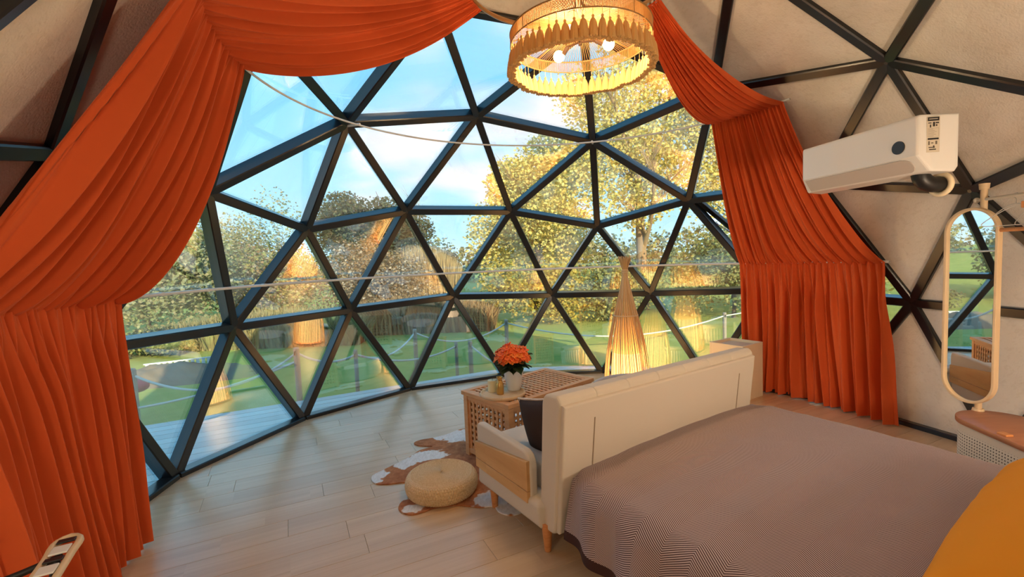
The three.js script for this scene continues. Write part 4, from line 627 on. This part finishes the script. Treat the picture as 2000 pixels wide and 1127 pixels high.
const bark = std({ color: rgb(0.34, 0.22, 0.13), roughness: 0.95 }), barkPale = std({ color: rgb(0.42, 0.36, 0.28), roughness: 0.95 }), barkDark = std({ color: rgb(0.10, 0.075, 0.06), roughness: 0.95 });
function branches(parent, mat, h, r0, spread, levels = 3, kids = 5, name = 'trunk', lean = [0, 0]) {
  const out = []; const grow = (p, d, l, r, lev) => { const b = p.clone().addScaledVector(d, l).add(V(rr(-0.08, 0.08) * l, 0, rr(-0.08, 0.08) * l)), mid = p.clone().lerp(b, 0.5).add(V(rr(-0.06, 0.06) * l, 0, rr(-0.06, 0.06) * l)); const g = tube([p, mid, b], r, 6, lev < 2 ? 8 : 5), a = g.attributes.position; const taper = lev === 0 ? 0.55 : 0.35; for (let i = 0; i < a.count; i++) { const t = floor(i / ((lev < 2 ? 8 : 5) + 1)) / 6; const ctr = t < 0.5 ? p.clone().lerp(mid, t * 2) : mid.clone().lerp(b, t * 2 - 1); const k = lerp(1, taper, t); a.setXYZ(i, ctr.x + (a.getX(i) - ctr.x) * k, ctr.y + (a.getY(i) - ctr.y) * k, ctr.z + (a.getZ(i) - ctr.z) * k); } out.push(g);
    if (lev < levels) for (let i = 0; i < kids; i++) { const t = lev === 0 ? rr(0.35, 1) : rr(0.25, 1), q = p.clone().lerp(b, t), az = rnd() * 6.28, nd = d.clone().multiplyScalar(0.9).add(V(cos(az) * spread, rr(0.1, 0.5), sin(az) * spread)).normalize(); grow(q, nd, l * rr(0.4, 0.62), r * lerp(0.62, 0.34, t), lev + 1); } };
  grow(V(0, -0.1, 0), V(lean[0], 1, lean[1]).normalize(), h, r0, 0); return mesh(name, merge(out), mat, parent);
}
const plant = (name, lb, cat, x, z, grp) => thing(name, lb, cat, [x, groundY(x, z), z], 0, grp);
const GOLD = [[0.78, 0.62, 0.17], [0.68, 0.58, 0.18], [0.84, 0.68, 0.22], [0.54, 0.52, 0.18], [0.72, 0.52, 0.13]], OLIVE = [[0.27, 0.28, 0.09], [0.33, 0.33, 0.11], [0.21, 0.25, 0.08], [0.38, 0.33, 0.11]], DARKG = [[0.06, 0.085, 0.035], [0.09, 0.11, 0.045], [0.12, 0.10, 0.05], [0.05, 0.07, 0.03]], TAN = [[0.52, 0.38, 0.18], [0.66, 0.50, 0.28], [0.46, 0.32, 0.15]], PALE = [[0.30, 0.31, 0.15], [0.36, 0.36, 0.19], [0.24, 0.28, 0.11], [0.42, 0.37, 0.22]], RUST = [[0.26, 0.16, 0.07], [0.30, 0.20, 0.09], [0.18, 0.12, 0.06], [0.5, 0.42, 0.34]];
{
  let t = plant('poplar_tree', 'tall golden leaved poplar with forked trunk right of the window', 'tree', 3.6, -11.2);
  branches(t, bark, 4.6, 0.19, 0.75, 3, 6, 'trunk', [-0.09, 0]);
  foliage(t, [[-0.6, 5.2, 0, 1.6, 1.6, 1.5], [-1.9, 4.1, 0.4, 1.3, 1.3, 1.1], [0.9, 4.7, 0, 1.3, 1.5, 1.2], [-1.6, 6.5, 0, 1.0, 0.9, 1], [0.3, 7.0, 0, 1.5, 1.1, 1.2], [1.8, 6.2, 0.2, 1.2, 1.3, 1.1], [2.3, 3.7, -0.3, 1.2, 1.0, 1], [-2.9, 3.0, 0.3, 1.0, 1.1, 1], [1.2, 8.2, 0, 1.4, 1.0, 1], [-0.3, 3.2, 0.5, 1.0, 0.8, 0.9], [3.1, 5.4, 0, 1.1, 1.0, 1], [3.0, 7.4, 0.2, 1.0, 0.9, 0.9], [-0.6, 8.4, 0, 0.9, 0.8, 0.8]], 34000, 0.10, GOLD, 0.5);
  t = plant('poplar_tree', 'golden leaved poplar in the centre of the window', 'tree', 0.3, -13.5);
  branches(t, bark, 3.6, 0.13, 0.7, 3, 5, 'trunk');
  foliage(t, [[0, 3.6, 0, 1.6, 1.7, 1.4], [-0.9, 2.5, 0.3, 1.3, 1.3, 1.1], [0.8, 4.9, 0, 1.2, 1.2, 1.1], [1.1, 2.4, 0, 1.2, 1.3, 1.1], [-0.6, 4.4, 0, 0.9, 0.9, 0.9]], 24000, 0.11, GOLD, 0.5);
  t = plant('poplar_tree', 'thin olive green tree showing beside the right curtain', 'tree', 7.2, -11.5);
  branches(t, barkPale, 4.2, 0.15, 0.8, 3, 5, 'trunk');
  foliage(t, [[0, 5.2, 0, 1.8, 1.6, 1.5], [-1.5, 6.3, 0, 1.3, 1.3, 1.2], [1.3, 4.3, 0, 1.4, 1.3, 1.2], [0, 7.4, 0, 1.3, 1.0, 1.1]], 14000, 0.11, [...GOLD, ...OLIVE], 0.5);
  const bush = (lb, x, z, rx, ry, n, cols, size = 0.12, nm = 'bush') => { const b = plant(nm, lb, nm === 'bush' ? 'bush' : 'tree', x, z); const bl = []; for (let i = 0; i < 7; i++) bl.push([rr(-0.6, 0.6) * rx, ry * rr(0.35, 0.75), rr(-0.4, 0.4) * rx * 0.7, rx * rr(0.45, 0.65), ry * rr(0.3, 0.5), rx * rr(0.4, 0.55)]); branches(b, barkDark, ry * 0.6, 0.06, 0.9, 2, 5, 'trunk'); foliage(b, bl, n, size, cols, 0.45); return b; };
  bush('yellow leaved bush low under the central poplar', 0.1, -9.0, 1.4, 1.7, 9000, [[0.6, 0.42, 0.05], [0.5, 0.38, 0.06], [0.32, 0.32, 0.07]], 0.085);
  bush('olive green rounded bush right of the bamboo lamp', 5.2, -8.8, 1.7, 2.3, 11000, OLIVE, 0.08);
  bush('broad yellow green bush in front of the poplar trunk', 2.2, -8.9, 1.5, 1.6, 9000, [...OLIVE, [0.5, 0.42, 0.09]], 0.08);
  bush('olive bush behind the right curtain edge', 8.2, -8.2, 2.0, 2.8, 9000, OLIVE, 0.09);
  // dark evergreens left of centre
  const ev = plant('evergreen_tree', 'dark round topped evergreen trees left of centre', 'tree', -7.2, -18.5);
  branches(ev, barkDark, 3.0, 0.2, 0.8, 2, 6, 'trunk');
  foliage(ev, [[-0.9, 3.9, 0, 1.25, 1.1, 1.2], [0.9, 3.6, 0, 1.35, 1.1, 1.2], [2.2, 3.1, 0, 1.1, 0.9, 1], [-1.6, 3.2, 0, 0.9, 0.9, 0.9], [0.4, 2.4, 0.2, 2.2, 1.0, 1.2]], 22000, 0.12, DARKG, 0.55);
  bush('rust brown shrub with pale seed heads below the evergreens', -5.0, -11.2, 2.0, 2.1, 14000, RUST, 0.08);
  bush('olive brown shrub left of the rust coloured one', -7.6, -10.6, 1.9, 2.1, 12000, [...RUST, ...OLIVE], 0.085);
  bush('pale green willow like tree behind the left window bars', -8.9, -12.4, 1.9, 3.7, 10000, PALE, 0.085, 'pale_tree');
  bush('pale green bush wall behind the left curtain edge', -9.6, -8.6, 2.1, 2.7, 16000, PALE, 0.10, 'pale_tree');
  bush('tall pale bush farthest left behind the orange curtain', -12.0, -6.2, 2.2, 2.8, 13000, PALE, 0.11, 'pale_tree');
  bush('low green bush in front of the pale bush wall', -8.0, -6.6, 0.9, 0.6, 4000, [...OLIVE, ...DARKG], 0.07);
  bush('brown dark bush at the right end of the evergreens', -4.0, -17.5, 1.2, 2.2, 7000, [...DARKG, ...RUST], 0.11);
  // bare thin birches
  const bi = plant('bare_tree', 'thin bare branched tree against the pink cloud', 'tree', -5.1, -19.5);
  { const pts = []; for (let k = 0; k < 7; k++) { const x = rr(-0.7, 0.7), z = rr(-0.3, 0.3), h = rr(3.4, 5.2); pts.push(stick(V(x * 0.4, 0, z), V(x, h, z + rr(-0.2, 0.2)), 0.03, 0.006, 5)); for (let j = 0; j < 14; j++) { const t = rr(0.35, 0.97), a = V(lerp(x * 0.4, x, t), h * t, z); pts.push(stick(a, a.clone().add(V(rr(-0.4, 0.4), rr(0.3, 0.8), rr(-0.3, 0.3))), 0.008, 0.003, 4)); } } mesh('trunks', merge(pts), barkPale, bi); }
  // tan reed bed
  const reed = (lb, x, z, w, d, h, n, cols) => { const g = plant('reed_bed', lb, 'reeds', x, z); g.userData.kind = 'stuff'; const im = new THREE.InstancedMesh(bladeShape, bladeMat, n), m = new THREE.Matrix4(), q = new THREE.Quaternion(), e = new THREE.Euler(), c = new THREE.Color(); for (let i = 0; i < n; i++) { const px = rr(-w, w), pz = rr(-d, d), hh = h * rr(0.65, 1.08) * sqrt(max(0.15, 1 - (px / w) ** 2 * 0.5)); e.set(rr(-0.1, 0.2), rnd() * 6.3, 0); q.setFromEuler(e); m.compose(V(px, 0, pz), q, V(2.4, hh, 1.6)); im.setMatrixAt(i, m); const a = cols[floor(rnd() * cols.length)], j = rr(0.8, 1.2); c.setRGB(a[0] * j, a[1] * j, a[2] * j); im.setColorAt(i, c); } im.name = 'reeds'; im.userData.kind = 'stuff'; g.add(im); };
  reed('bed of tall tan reeds left of the central poplar', -3.6, -13.5, 1.25, 0.8, 2.25, 4200, TAN);
  reed('lower bank of brown dry grass under the tan reeds', -2.9, -8.9, 2.0, 0.8, 0.85, 6000, [[0.34, 0.22, 0.10], [0.42, 0.28, 0.14], [0.28, 0.18, 0.09]]);
  reed('bank of olive brown grass at the foot of the left shrubs', -5.9, -7.6, 2.1, 0.7, 0.8, 6000, [[0.36, 0.30, 0.13], [0.30, 0.28, 0.11], [0.44, 0.35, 0.17]]);
  // distant tree belt closes the horizon
  const belt = plant('tree_belt', 'distant belt of mixed trees along the horizon', 'tree belt', 0, 0); belt.userData.kind = 'stuff';
  const bl = []; for (let i = 0; i < 46; i++) { const a = lerp(-150, 110, i / 45) * RAD, r = rr(30, 40); bl.push([r * sin(a), rr(1.0, 1.8), -r * cos(a), rr(2.2, 3.6), rr(1.4, 2.4), rr(1.8, 2.6)]); }
  foliage(belt, bl, 60000, 0.28, [...OLIVE, ...PALE, [0.4, 0.28, 0.12], ...DARKG], 0.5);
}

scene.traverse((o) => { if (o.isMesh) { o.castShadow = true; o.receiveShadow = true; } });
renderer.render(scene, camera);
